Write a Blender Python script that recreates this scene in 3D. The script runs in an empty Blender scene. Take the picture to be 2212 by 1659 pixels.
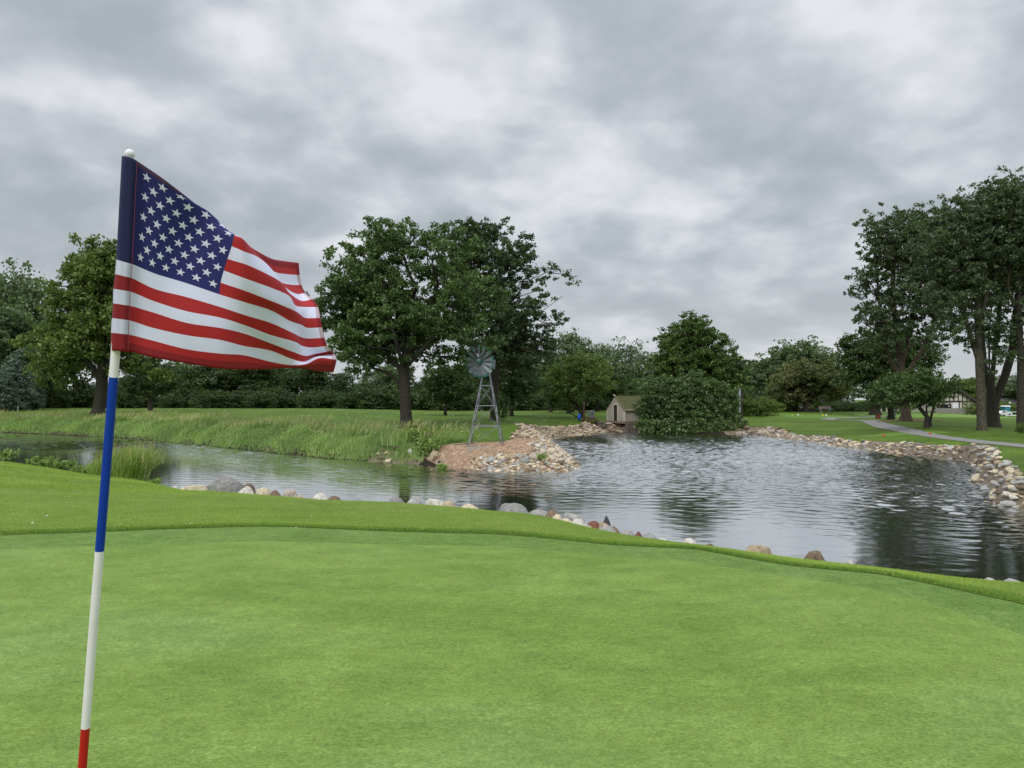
import bpy, bmesh, math, random
import numpy as np
from mathutils import Vector, Matrix
R = math.radians
scene = bpy.context.scene
C = scene.collection

# ------------------------------------------------------------------ camera
F = 1597.5            # focal length in units of a 2212 wide picture
CAMZ = 3.0
PITCH = math.atan(32 / F)
cam = bpy.data.cameras.new('camera'); cam.lens = 36 * F / 2212; cam.sensor_width = 36
cam.clip_start = 0.05; cam.clip_end = 3000
camo = bpy.data.objects.new('camera', cam); C.objects.link(camo)
camo.location = (0, 0, CAMZ); camo.rotation_euler = (math.pi / 2 + PITCH, 0, 0)
scene.camera = camo

# ------------------------------------------------------------------ world, sun, exposure
SUN_EL, SUN_AZ = R(43), R(-158)         # azimuth measured from +Y towards +X
world = bpy.data.worlds.new('World'); scene.world = world; world.use_nodes = True
nt = world.node_tree; nt.nodes.clear()
def N(t, kind, **kw):
    n = t.nodes.new(kind)
    for k, v in kw.items():
        if k in ('inputs',):
            for a, b in v.items(): n.inputs[a].default_value = b
        else: setattr(n, k, v)
    return n
def ramp(t, stops, src=None, interp='LINEAR'):
    r = t.nodes.new('ShaderNodeValToRGB'); r.color_ramp.interpolation = interp
    e = r.color_ramp.elements
    while len(e) > 1: e.remove(e[-1])
    e[0].position = stops[0][0]; e[0].color = (*stops[0][1], 1)
    for p, c in stops[1:]:
        x = e.new(p); x.color = (*c, 1)
    if src is not None: t.links.new(src, r.inputs[0])
    return r
def mth(t, op, a, b=None, c=None, clamp=False):
    m = t.nodes.new('ShaderNodeMath'); m.operation = op; m.use_clamp = clamp
    for i, x in enumerate((a, b, c)):
        if x is None: continue
        if isinstance(x, (int, float)): m.inputs[i].default_value = x
        else: t.links.new(x, m.inputs[i])
    return m.outputs[0]
def mixc(t, fac, a, b, mode='MIX'):
    m = t.nodes.new('ShaderNodeMix'); m.data_type = 'RGBA'; m.blend_type = mode
    for s, x in ((m.inputs[0], fac), (m.inputs[6], a), (m.inputs[7], b)):
        if isinstance(x, (int, float)): s.default_value = x
        elif isinstance(x, tuple): s.default_value = (*x, 1) if len(x) == 3 else x
        else: t.links.new(x, s)
    return m.outputs[2]

tc = N(nt, 'ShaderNodeTexCoord')
sep = N(nt, 'ShaderNodeSeparateXYZ'); nt.links.new(tc.outputs['Generated'], sep.inputs[0])
zc = mth(nt, 'MAXIMUM', sep.outputs[2], 0.0)
den = mth(nt, 'ADD', zc, 0.36)
comb = N(nt, 'ShaderNodeCombineXYZ')
nt.links.new(mth(nt, 'DIVIDE', sep.outputs[0], den), comb.inputs[0])
nt.links.new(mth(nt, 'DIVIDE', sep.outputs[1], den), comb.inputs[1])
SKY_OFF = (11.6, -3.6, 0.0)
mp = N(nt, 'ShaderNodeMapping'); nt.links.new(comb.outputs[0], mp.inputs[0]); mp.inputs['Location'].default_value = SKY_OFF
n1 = N(nt, 'ShaderNodeTexNoise', inputs={'Scale': 2.2, 'Detail': 5.0, 'Roughness': 0.48, 'Distortion': 0.0}); nt.links.new(mp.outputs[0], n1.inputs['Vector'])
n2 = N(nt, 'ShaderNodeTexNoise', inputs={'Scale': 5.2, 'Detail': 8.0, 'Roughness': 0.48, 'Distortion': 0.15}); nt.links.new(mp.outputs[0], n2.inputs['Vector'])
cl = mth(nt, 'ADD', mth(nt, 'MULTIPLY', n1.outputs[0], 0.58), mth(nt, 'MULTIPLY', n2.outputs[0], 0.42))
cr = ramp(nt, [(0.40, (0.42, 0.462, 0.505)), (0.455, (0.48, 0.522, 0.567)), (0.50, (0.56, 0.598, 0.645)), (0.54, (0.67, 0.70, 0.745)), (0.60, (0.81, 0.83, 0.87))], cl)
# thinner, brighter overcast towards the zenith (the usual overcast gradient), pale towards the horizon
hor = ramp(nt, [(0.0, (0.70, 0.72, 0.74)), (0.10, (0.65, 0.675, 0.70)), (0.30, (0.5, 0.5, 0.5))], zc)
hf = ramp(nt, [(0.0, (0.7,) * 3), (0.09, (0.3,) * 3), (0.22, (0.0,) * 3)], zc)
cloud = mixc(nt, hf.outputs[0], cr.outputs[0], hor.outputs[0])
zen = ramp(nt, [(0.0, (0.95,) * 3), (0.45, (1.0,) * 3), (1.0, (2.6,) * 3)], zc)
cloud = mixc(nt, 1.0, cloud, zen.outputs[0], 'MULTIPLY')
cloud10 = mixc(nt, 1.0, cloud, (10.0, 10.0, 10.0), 'MULTIPLY')
sky = N(nt, 'ShaderNodeTexSky'); sky.sky_type = 'NISHITA'; sky.sun_disc = False
sky.sun_elevation = SUN_EL; sky.sun_rotation = SUN_AZ
full = mixc(nt, 0.95, sky.outputs[0], cloud10)
bg = N(nt, 'ShaderNodeBackground', inputs={'Strength': 0.1}); nt.links.new(full, bg.inputs[0])
wo = N(nt, 'ShaderNodeOutputWorld'); nt.links.new(bg.outputs[0], wo.inputs[0])
for n in nt.nodes:
    if n.type == 'MIX': n.clamp_result = False

sl = bpy.data.lights.new('sun', 'SUN'); sl.energy = 1.5; sl.angle = R(25); sl.color = (1.0, 0.97, 0.92)
so = bpy.data.objects.new('sun', sl); C.objects.link(so)
sd = Vector((math.sin(SUN_AZ) * math.cos(SUN_EL), math.cos(SUN_AZ) * math.cos(SUN_EL), math.sin(SUN_EL)))
so.rotation_euler = sd.to_track_quat('Z', 'Y').to_euler()
scene.view_settings.view_transform = 'Standard'; scene.view_settings.look = 'None'
scene.view_settings.exposure = 0.0; scene.view_settings.gamma = 1.0
scene.render.engine = 'CYCLES'
scene.cycles.max_bounces = 6; scene.cycles.transparent_max_bounces = 6

# ------------------------------------------------------------------ picture <-> place helpers
FW = Vector((0, math.cos(PITCH), math.sin(PITCH))); UP = Vector((0, -math.sin(PITCH), math.cos(PITCH)))
def ray(u, v):
    return FW + Vector((1, 0, 0)) * ((u - 1106) / F) + UP * (-(v - 829.5) / F)
def W(u, v, D):
    d = ray(u, v); return Vector((0, 0, CAMZ)) + d * (D / d.y)
def G(u, v, z=0.0):
    d = ray(u, v); return Vector((0, 0, CAMZ)) + d * ((z - CAMZ) / d.z)
def XU(u, D): return (u - 1106) / F * D
def ZV(v, D): return W(1106, v, D).z

# ------------------------------------------------------------------ shoreline
far = [(-700, 905), (-250, 922), (0, 935), (70, 937), (130, 940), (240, 945), (330, 953), (400, 960), (480, 967), (560, 975), (640, 984), (700, 990), (800, 997), (870, 1001), (930, 1006),
       (980, 1009), (1025, 1013), (1070, 1017), (1130, 1019), (1190, 1019), (1225, 1017), (1250, 1009), (1243, 998), (1226, 987), (1207, 974), (1180, 962), (1166, 954), (1185, 948), (1215, 944),
       (1265, 938), (1290, 936), (1310, 933), (1340, 932), (1400, 935), (1500, 938), (1620, 939), (1700, 949), (1760, 954), (1810, 966), (1855, 970), (1900, 974.5), (1950, 981), (2009, 988),
       (2060, 994), (2088, 998), (2110, 1004), (2121, 1015), (2118, 1028), (2108, 1040), (2130, 1048), (2141, 1056), (2150, 1068), (2140, 1080), (2150, 1087), (2173, 1093), (2212, 1098)]
near = [(2212, 9.7), (2130, 10.0), (1950, 10.4), (1850, 10.6), (1750, 10.8), (1650, 11.1), (1490, 11.7), (1400, 12.2), (1310, 13), (1240, 13.8), (1180, 14.8), (1100, 15.6), (950, 16.8),
        (850, 17.5), (700, 18.8), (600, 20), (480, 21.8), (400, 24), (321, 26.8), (270, 27.6), (200, 29), (121, 31.5), (70, 33), (0, 35.6), (-250, 40), (-700, 47)]
SH = [(G(u, v).x, G(u, v).y) for u, v in far] + [(17.5, 18.5), (20, 14.5), (18, 10.5), (11, 9.0)] + [(XU(u, D), D) for u, D in near]
SHa = np.array(SH)
def sdist(x, y):
    """signed distance to the pond outline: positive on land"""
    x = np.asarray(x, float); y = np.asarray(y, float)
    A = SHa; B = np.roll(SHa, -1, 0)
    best = np.full(x.shape, 1e18); inside = np.zeros(x.shape, bool)
    for (ax, ay), (bx, by) in zip(A, B):
        ex, ey = bx - ax, by - ay
        t = np.clip(((x - ax) * ex + (y - ay) * ey) / (ex * ex + ey * ey + 1e-12), 0, 1)
        best = np.minimum(best, (x - ax - t * ex) ** 2 + (y - ay - t * ey) ** 2)
        cnd = ((ay > y) != (by > y)) & (x < (bx - ax) * (y - ay) / (by - ay + 1e-18) + ax)
        inside ^= cnd
    d = np.sqrt(best)
    return np.where(inside, -d, d)

# ------------------------------------------------------------------ land height
ctl = []
def cz(u, D, z): ctl.append((u, D, z))
def cv(u, v, D): ctl.append((u, D, ZV(v, D)))
for u in (-900, 0, 700, 1100, 1500, 2212, 3200):
    cz(u, 1.5, 1.4); cz(u, 5, 1.4)
for u, D, z in ((0, 8.7, 1.4), (600, 9.3, 1.4), (1100, 8.7, 1.4), (1500, 7.9, 1.4), (1900, 6.8, 1.4), (2212, 5.8, 1.4), (2800, 8, 1.35)): cz(u, D, z)
cz(0, 11.5, 1.26); cz(0, 17, 1.04); cz(0, 24, .78); cz(0, 33, .42); cz(200, 24, .45); cz(200, 28, .3); cz(400, 13, 1.12); cz(400, 21, .50); cz(300, 22, .5); cz(480, 18.5, .71); cz(600, 16.5, .83); cz(850, 14.6, .93); cz(1000, 13.8, .97); cz(1180, 12.6, 1.14); cz(1045, 33.3, .86); cz(1100, 33, .87); cz(1000, 33.6, .87); cz(1250, 64, .5); cz(1300, 67, .6); cz(1200, 58.5, .64); cz(-500, 25, 1.0); cz(-500, 40, .8)
cz(700, 15.4, .86); cz(1100, 13.2, 1.06); cz(1300, 11.2, 1.09); cz(1400, 10.4, 1.07); cz(1500, 9.8, 1.08); cz(1650, 8.9, 1.12); cz(1800, 8.4, 1.12); cz(2000, 8.0, 1.09); cz(2212, 7.5, 1.13); cz(2212, 8.6, .85); cz(2000, 9.2, .9)
for u, v, D in ((-300, 900, 85), (0, 899, 80), (0, 880, 130), (200, 894, 76), (325, 887, 95), (450, 884, 110), (640, 884, 75), (700, 884, 72), (820, 893, 70), (875, 922, 49), (760, 906, 60),
                (1000, 907, 60), (1068, 908, 60), (962, 898, 75), (1105, 898, 72), (1000, 888, 120), (1228, 894, 85), (1258, 908, 69), (1150, 922, 47), (1150, 889, 110), (1000, 955, 36),
                (1100, 934, 43), (1320, 909, 70), (1390, 912, 70), (1268, 907, 69), (1500, 900, 80), (1601, 917, 67), (1650, 901, 88), (1640, 892, 98), (1745, 889, 108), (1790, 894, 97), (1700, 894, 95),
                (1750, 934, 57), (1750, 905, 80), (1850, 893, 97), (1896, 906, 80), (1955, 907, 67), (2001, 925, 50), (2120, 934, 46), (2144, 923, 53), (2202, 933, 46), (2060, 895, 95), (2180, 902, 108),
                (1866, 907, 74), (1907, 940, 47), (2092, 949, 39), (2040, 941, 43), (2064, 893, 130), (1900, 889, 125), (1730, 891, 120), (2212, 966, 31.5), (2600, 960, 34)): cv(u, v, D)
cz(400, 52, 1.0); cz(600, 44, 1.0); cz(800, 38, .9); cz(100, 68, 1.0); cz(250, 60, 1.0); cz(2300, 24, 1.0); cz(2180, 27, .85); cz(-400, 200, 1.5); cz(1100, 200, 1.1); cz(2400, 200, 1.2); cz(3000, 30, 1.2)
ctl = np.array(ctl)
def uvk(x, y):
    D = np.maximum(np.hypot(x, y), .8)
    th = np.clip(np.arctan2(x, y), -1.3, 1.3)
    return np.stack([th * 2.2, np.log(np.minimum(D, 260.0))], -1)
cx_ = XU(ctl[:, 0], ctl[:, 1]); P_ = uvk(cx_, ctl[:, 1])
def tps(r2): return np.where(r2 > 1e-12, .5 * r2 * np.log(r2 + 1e-12), 0)
n_ = len(P_); K_ = tps(((P_[:, None] - P_[None]) ** 2).sum(-1)) + np.eye(n_) * 2e-3
A_ = np.zeros((n_ + 3, n_ + 3)); A_[:n_, :n_] = K_; A_[:n_, n_] = 1; A_[:n_, n_ + 1:] = P_; A_[n_, :n_] = 1; A_[n_ + 1:, :n_] = P_.T
sol_ = np.linalg.solve(A_, np.concatenate([ctl[:, 2], [0, 0, 0]]))
def Lh(x, y):
    q = uvk(x, y); out = np.full(q.shape[:-1], sol_[n_]) + q @ sol_[n_ + 1:]
    for i in range(n_):
        out = out + sol_[i] * tps(((q - P_[i]) ** 2).sum(-1))
    return np.clip(out, .35, 2.3)
# bank width along the shore (how far from the water the land reaches its height)
wc = [(XU(u, D), D, w) for u, D, w in ((2212, 9, 2.5), (1500, 11, 2.3), (1100, 15, 2.2), (600, 20, 2.6), (200, 30, 3.0), (0, 37, 4), (0, 66, 1.3), (300, 56, 1.3), (600, 41, 1.4), (850, 35, 1.8),
      (1030, 31, 2.1), (1150, 31, 2.4), (1230, 32, 2.6), (1200, 41, 1.8), (1300, 66, 2.6), (1400, 66, 2.2), (1620, 62, 2.2), (1800, 46, 1.7), (2000, 37, 1.2), (2088, 34.5, .8), (2120, 30, .7), (2180, 21, 1.3))]
def wbank(x, y):
    num = 0; den = 0
    for a, b, w in wc:
        k = 1 / (((x - a) ** 2 + (y - b) ** 2) + .5) ** 2
        num = num + k * w; den = den + k
    return num / den
def gz(x, y):
    x = np.asarray(x, float); y = np.asarray(y, float)
    d = sdist(x, y); w = wbank(x, y); L = Lh(x, y)
    t = np.clip(d / w, 0, 1); g = 1 - (1 - t) ** 2.2
    wob = .03 * np.sin(x * 1.7 + y * .9) * np.sin(y * 1.3 - x * .6) * np.clip((d - 1) / 4, 0, 1) * np.clip((np.hypot(x, y) - 12) / 6, 0, 1)
    return np.where(d > 0, L * g + wob, np.maximum(-1.0, .55 * d))
def gz1(x, y): return float(gz(np.array([x]), np.array([y]))[0])
_Ds = np.geomspace(2.5, 260, 700)
def hit(u, v):
    d = ray(u, v); xs = d.x / d.y * _Ds; zs = CAMZ + d.z / d.y * _Ds
    g = gz(xs, _Ds); i = int(np.argmax(zs <= g))
    if i == 0: i = len(_Ds) - 1
    return Vector((xs[i], _Ds[i], g[i]))

# ------------------------------------------------------------------ mesh helpers
def tag(o, label=None, cat=None, group=None, kind=None):
    if label: o['label'] = label
    if cat: o['category'] = cat
    if group: o['group'] = group
    if kind: o['kind'] = kind
    return o
def empty(name, loc, label, cat, group=None, rz=0):
    o = bpy.data.objects.new(name, None); C.objects.link(o); o.location = loc; o.rotation_euler = (0, 0, rz); o.empty_display_size = .2
    return tag(o, label, cat, group)
def link(name, me, mats=None, parent=None, loc=None):
    o = bpy.data.objects.new(name, me); C.objects.link(o)
    if mats is not None:
        for m in (mats if isinstance(mats, (list, tuple)) else [mats]): me.materials.append(m)
    if parent: o.parent = parent
    if loc is not None: o.location = loc
    return o
def mesh_np(name, V, Fq, mi=None, smooth=False, col=None):
    V = np.asarray(V, np.float32); Fq = np.asarray(Fq, np.int32)
    me = bpy.data.meshes.new(name); k = Fq.shape[1]
    me.vertices.add(len(V)); me.vertices.foreach_set('co', V.ravel())
    me.loops.add(Fq.size); me.loops.foreach_set('vertex_index', Fq.ravel())
    me.polygons.add(len(Fq)); me.polygons.foreach_set('loop_start', np.arange(len(Fq), dtype=np.int32) * k)
    me.polygons.foreach_set('loop_total', np.full(len(Fq), k, np.int32))
    if mi is not None: me.polygons.foreach_set('material_index', np.asarray(mi, np.int32))
    me.polygons.foreach_set('use_smooth', np.full(len(Fq), smooth))
    if col is not None:
        a = me.color_attributes.new('col', 'FLOAT_COLOR', 'POINT'); c4 = np.ones((len(V), 4), np.float32); c4[:, :3] = col; a.data.foreach_set('color', c4.ravel())
    me.update(calc_edges=True); me.validate()
    return me
class MB:
    def __init__(s): s.v = []; s.f = []; s.m = []; s.cm = 0
    def add(s, vs, fs):
        o = len(s.v); s.v += [tuple(q) for q in vs]; s.f += [tuple(i + o for i in f) for f in fs]; s.m += [s.cm] * len(fs)
    def box(s, c, d, rz=0, rx=0, ry=0, taper=1.0):
        M = Matrix.Translation(c) @ Matrix.Rotation(rz, 4, 'Z') @ Matrix.Rotation(ry, 4, 'Y') @ Matrix.Rotation(rx, 4, 'X')
        a, b, e = d[0] / 2, d[1] / 2, d[2] / 2
        vs = [M @ Vector((sx * a * (taper if sz > 0 else 1), sy * b * (taper if sz > 0 else 1), sz * e)) for sz in (-1, 1) for sx, sy in ((-1, -1), (1, -1), (1, 1), (-1, 1))]
        s.add(vs, [(3, 2, 1, 0), (4, 5, 6, 7), (0, 1, 5, 4), (1, 2, 6, 5), (2, 3, 7, 6), (3, 0, 4, 7)]); return s
    def tube(s, pts, rs, n=8, caps=True):
        pts = [Vector(p) for p in pts]
        if isinstance(rs, (int, float)): rs = [rs] * len(pts)
        vs = []; ref = None
        for i, p in enumerate(pts):
            t = (pts[min(i + 1, len(pts) - 1)] - pts[max(i - 1, 0)])
            if t.length < 1e-9: t = Vector((0, 0, 1))
            t.normalize()
            if ref is None: ref = Vector((1, 0, 0)) if abs(t.x) < .8 else Vector((0, 1, 0))
            a = (ref - t * ref.dot(t)); a.normalize(); b = t.cross(a); ref = a
            for j in range(n):
                an = 2 * math.pi * j / n; vs.append(p + (a * math.cos(an) + b * math.sin(an)) * rs[i])
        fs = []
        for i in range(len(pts) - 1):
            for j in range(n):
                k = (j + 1) % n; fs.append((i * n + j, i * n + k, (i + 1) * n + k, (i + 1) * n + j))
        if caps:
            k0 = len(vs); vs += vs[:n] + vs[(len(pts) - 1) * n:len(pts) * n]; fs.append(tuple(k0 + j for j in range(n - 1, -1, -1))); fs.append(tuple(k0 + n + j for j in range(n)))
        s.add(vs, fs); return s
    def bar(s, p, q, w, h=None):
        p = Vector(p); q = Vector(q); d = q - p; L = d.length; h = h or w
        M = Matrix.Translation((p + q) / 2) @ d.to_track_quat('Z', 'Y').to_matrix().to_4x4()
        vs = [M @ Vector((sx * w / 2, sy * h / 2, sz * L / 2)) for sz in (-1, 1) for sx, sy in ((-1, -1), (1, -1), (1, 1), (-1, 1))]
        s.add(vs, [(3, 2, 1, 0), (4, 5, 6, 7), (0, 1, 5, 4), (1, 2, 6, 5), (2, 3, 7, 6), (3, 0, 4, 7)]); return s
    def ball(s, c, r, n=12, m=8, sz=1.0):
        vs = []; fs = []
        for i in range(m + 1):
            ph = math.pi * i / m
            for j in range(n):
                th = 2 * math.pi * j / n; vs.append((c[0] + r * math.sin(ph) * math.cos(th), c[1] + r * math.sin(ph) * math.sin(th), c[2] + r * sz * math.cos(ph)))
        for i in range(m):
            for j in range(n):
                k = (j + 1) % n; fs.append((i * n + j, (i + 1) * n + j, (i + 1) * n + k, i * n + k))
        s.add(vs, fs); return s
    def lathe(s, c, prof, n=16):
        vs = []; fs = []
        for r, z in prof:
            for j in range(n):
                th = 2 * math.pi * j / n; vs.append((c[0] + r * math.cos(th), c[1] + r * math.sin(th), c[2] + z))
        for i in range(len(prof) - 1):
            for j in range(n):
                k = (j + 1) % n; fs.append((i * n + j, i * n + k, (i + 1) * n + k, (i + 1) * n + j))
        k0 = len(vs); m_ = (len(prof) - 1) * n; vs += vs[:n] + vs[m_:m_ + n]; fs.append(tuple(k0 + j for j in range(n - 1, -1, -1))); fs.append(tuple(k0 + n + j for j in range(n)))
        s.add(vs, fs); return s
    def prism(s, poly, axis, a, b):
        """poly of 2D points extruded: axis 'y' -> poly in xz, axis 'x' -> poly in yz, axis 'z' -> poly in xy"""
        def mk(p, t): return {'y': (p[0], t, p[1]), 'x': (t, p[0], p[1]), 'z': (p[0], p[1], t)}[axis]
        n = len(poly); s.add([mk(p, a) for p in poly] + [mk(p, b) for p in poly],
                             [tuple(range(n)), tuple(range(2 * n - 1, n - 1, -1))] + [(i, i + n, (i + 1) % n + n, (i + 1) % n) for i in range(n)]); return s
    def build(s, name, mats, parent=None, smooth=False, bevel=0, loc=None):
        me = bpy.data.meshes.new(name); me.from_pydata(s.v, [], s.f); me.update()
        bm = bmesh.new(); bm.from_mesh(me); bmesh.ops.recalc_face_normals(bm, faces=bm.faces); bm.to_mesh(me); bm.free()
        me.polygons.foreach_set('material_index', s.m)
        me.polygons.foreach_set('use_smooth', [smooth and len(f_) <= 4 for f_ in s.f])
        o = link(name, me, mats, parent, loc)
        if bevel:
            b = o.modifiers.new('bevel', 'BEVEL'); b.width = bevel; b.segments = 2; b.limit_method = 'ANGLE'
        return o

# ------------------------------------------------------------------ materials
def mat(name, base, rough=.7, metal=0, noise=None, bump=None, spec=.5, coords='Object', **kw):
    """noise = (scale, other colour, detail, lo, hi), bump = (scale, strength, distance)"""
    m = bpy.data.materials.new(name); m.use_nodes = True; t = m.node_tree; p = t.nodes['Principled BSDF']
    p.inputs['Roughness'].default_value = rough; p.inputs['Metallic'].default_value = metal; p.inputs['Specular IOR Level'].default_value = spec
    p.inputs['Base Color'].default_value = (*base, 1)
    tcn = N(t, 'ShaderNodeTexCoord')
    if noise:
        ns = N(t, 'ShaderNodeTexNoise', inputs={'Scale': noise[0], 'Detail': noise[2], 'Roughness': .6}); t.links.new(tcn.outputs[coords], ns.inputs['Vector'])
        r = ramp(t, [(noise[3], base), (noise[4], noise[1])], ns.outputs[0]); t.links.new(r.outputs[0], p.inputs['Base Color'])
    if bump:
        nb = N(t, 'ShaderNodeTexNoise', inputs={'Scale': bump[0], 'Detail': 5.0, 'Roughness': .6}); t.links.new(tcn.outputs[coords], nb.inputs['Vector'])
        b = N(t, 'ShaderNodeBump', inputs={'Strength': bump[1], 'Distance': bump[2]}); t.links.new(nb.outputs[0], b.inputs['Height']); t.links.new(b.outputs[0], p.inputs['Normal'])
    return m
def leafmat(name, c1, c2, pale, trans=.25, pf=.9, big=.25):
    m = bpy.data.materials.new(name); m.use_nodes = True; t = m.node_tree; p = t.nodes['Principled BSDF']
    out = [n for n in t.nodes if n.type == 'OUTPUT_MATERIAL'][0]
    g = N(t, 'ShaderNodeNewGeometry'); tcn = N(t, 'ShaderNodeTexCoord')
    r = ramp(t, [(0, c1), (.55, c2), (pf, c2), (min(.99, pf + .04), pale)], g.outputs['Random Per Island'])
    ns = N(t, 'ShaderNodeTexNoise', inputs={'Scale': big, 'Detail': 3.0}); t.links.new(tcn.outputs['Object'], ns.inputs['Vector'])
    v = ramp(t, [(.3, (.72, .76, .72)), (.7, (1.22, 1.18, 1.1))], ns.outputs[0])
    col = mixc(t, 1.0, r.outputs[0], v.outputs[0], 'MULTIPLY')
    t.links.new(col, p.inputs['Base Color']); p.inputs['Roughness'].default_value = .55; p.inputs['Specular IOR Level'].default_value = .35
    tr = N(t, 'ShaderNodeBsdfTranslucent'); t.links.new(mixc(t, 1.0, col, (1.1, 1.35, .55), 'MULTIPLY'), tr.inputs[0])
    mx = N(t, 'ShaderNodeMixShader', inputs={0: trans}); t.links.new(p.outputs[0], mx.inputs[1]); t.links.new(tr.outputs[0], mx.inputs[2]); t.links.new(mx.outputs[0], out.inputs[0])
    return m
def turf(name, cols, fine=60, bump=(180, .5, .01), patch=.5, stretch=(1, 1, 1), contrast=1.0, stripes=None, mud=False, wear=None):
    """cols: dark, mid, light grass colours; patch: scale of the broad mottling"""
    m = bpy.data.materials.new(name); m.use_nodes = True; t = m.node_tree; p = t.nodes['Principled BSDF']
    p.inputs['Roughness'].default_value = .8; p.inputs['Specular IOR Level'].default_value = .15
    tcn = N(t, 'ShaderNodeTexCoord'); mp = N(t, 'ShaderNodeMapping'); mp.inputs['Scale'].default_value = stretch
    t.links.new(tcn.outputs['Object'], mp.inputs[0])
    a = N(t, 'ShaderNodeTexNoise', inputs={'Scale': patch, 'Detail': 5.0, 'Roughness': .6, 'Distortion': .6}); t.links.new(mp.outputs[0], a.inputs['Vector'])
    r = ramp(t, [(.5 - .18 / contrast, cols[0]), (.5, cols[1]), (.5 + .18 / contrast, cols[2])], a.outputs[0])
    f = N(t, 'ShaderNodeTexNoise', inputs={'Scale': fine, 'Detail': 4.0, 'Roughness': .75}); t.links.new(mp.outputs[0], f.inputs['Vector'])
    fr = ramp(t, [(.32, (.55, .60, .48)), (.5, (1, 1, 1)), (.68, (1.48, 1.40, 1.45))], f.outputs[0])
    f2 = N(t, 'ShaderNodeTexNoise', inputs={'Scale': patch * 7, 'Detail': 4.0, 'Roughness': .6}); t.links.new(mp.outputs[0], f2.inputs['Vector'])
    fr2 = ramp(t, [(.35, (.86, .88, .84)), (.65, (1.12, 1.1, 1.12))], f2.outputs[0])
    f3 = N(t, 'ShaderNodeTexNoise', inputs={'Scale': fine * .28, 'Detail': 4.0, 'Roughness': .7}); t.links.new(mp.outputs[0], f3.inputs['Vector'])
    fr3 = ramp(t, [(.3, (.80, .82, .76)), (.5, (1, 1, 1)), (.7, (1.18, 1.15, 1.2))], f3.outputs[0])
    col = mixc(t, 1.0, mixc(t, 1.0, mixc(t, 1.0, r.outputs[0], fr.outputs[0], 'MULTIPLY'), fr2.outputs[0], 'MULTIPLY'), fr3.outputs[0], 'MULTIPLY')
    if stripes:
        ang, per, amt = stripes
        sp = N(t, 'ShaderNodeSeparateXYZ'); t.links.new(tcn.outputs['Object'], sp.inputs[0])
        q = mth(t, 'ADD', mth(t, 'MULTIPLY', sp.outputs[0], math.cos(ang) * 2 * math.pi / per), mth(t, 'MULTIPLY', sp.outputs[1], math.sin(ang) * 2 * math.pi / per))
        s = mth(t, 'ADD', mth(t, 'MULTIPLY', mth(t, 'SINE', q), amt), 1.0)
        cb = N(t, 'ShaderNodeCombineXYZ'); [t.links.new(s, cb.inputs[i]) for i in range(3)]
        col = mixc(t, 1.0, col, cb.outputs[0], 'MULTIPLY')
    if wear:
        wn = N(t, 'ShaderNodeTexNoise', inputs={'Scale': wear[0], 'Detail': 3.0}); t.links.new(mp.outputs[0], wn.inputs['Vector'])
        wr = ramp(t, [(wear[2], (0, 0, 0)), (wear[3], (1, 1, 1))], wn.outputs[0])
        col = mixc(t, wr.outputs[0], col, wear[1])
    if mud:
        sp2 = N(t, 'ShaderNodeSeparateXYZ'); t.links.new(tcn.outputs['Object'], sp2.inputs[0])
        nn = N(t, 'ShaderNodeTexNoise', inputs={'Scale': 2.2, 'Detail': 5.0}); t.links.new(tcn.outputs['Object'], nn.inputs['Vector'])
        h = mth(t, 'SUBTRACT', sp2.outputs[2], mth(t, 'MULTIPLY', nn.outputs[0], .55))
        mr = ramp(t, [(-.0, (1, 1, 1)), (.05, (0, 0, 0))], h)
        mc = ramp(t, [(.3, (.016, .012, .008)), (.7, (.055, .042, .03))], f2.outputs[0])
        col = mixc(t, mr.outputs[0], col, mc.outputs[0])
    t.links.new(col, p.inputs['Base Color'])
    b = N(t, 'ShaderNodeTexNoise', inputs={'Scale': bump[0], 'Detail': 3.0, 'Roughness': .7}); t.links.new(mp.outputs[0], b.inputs['Vector'])
    bn = N(t, 'ShaderNodeBump', inputs={'Strength': bump[1], 'Distance': bump[2]}); t.links.new(b.outputs[0], bn.inputs['Height']); t.links.new(bn.outputs[0], p.inputs['Normal'])
    return m
def stonemat(name, src):
    m = bpy.data.materials.new(name); m.use_nodes = True; t = m.node_tree; p = t.nodes['Principled BSDF']
    tcn = N(t, 'ShaderNodeTexCoord')
    if src == 'object': oi = N(t, 'ShaderNodeObjectInfo'); base = oi.outputs['Color']
    else: oi = N(t, 'ShaderNodeVertexColor'); oi.layer_name = 'col'; base = oi.outputs[0]
    a = N(t, 'ShaderNodeTexNoise', inputs={'Scale': 4.0, 'Detail': 6.0, 'Roughness': .7, 'Distortion': .8}); t.links.new(tcn.outputs['Object'], a.inputs['Vector'])
    r = ramp(t, [(.32, (.5, .49, .48)), (.5, (1.0, 1.0, 1.0)), (.66, (1.4, 1.38, 1.34))], a.outputs[0])
    col = mixc(t, 1.0, base, r.outputs[0], 'MULTIPLY'); t.links.new(col, p.inputs['Base Color']); p.inputs['Roughness'].default_value = .82; p.inputs['Specular IOR Level'].default_value = .25
    b = N(t, 'ShaderNodeTexNoise', inputs={'Scale': 9.0, 'Detail': 6.0, 'Roughness': .7}); t.links.new(tcn.outputs['Object'], b.inputs['Vector'])
    bn = N(t, 'ShaderNodeBump', inputs={'Strength': .5, 'Distance': .04}); t.links.new(b.outputs[0], bn.inputs['Height']); t.links.new(bn.outputs[0], p.inputs['Normal'])
    return m

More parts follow.
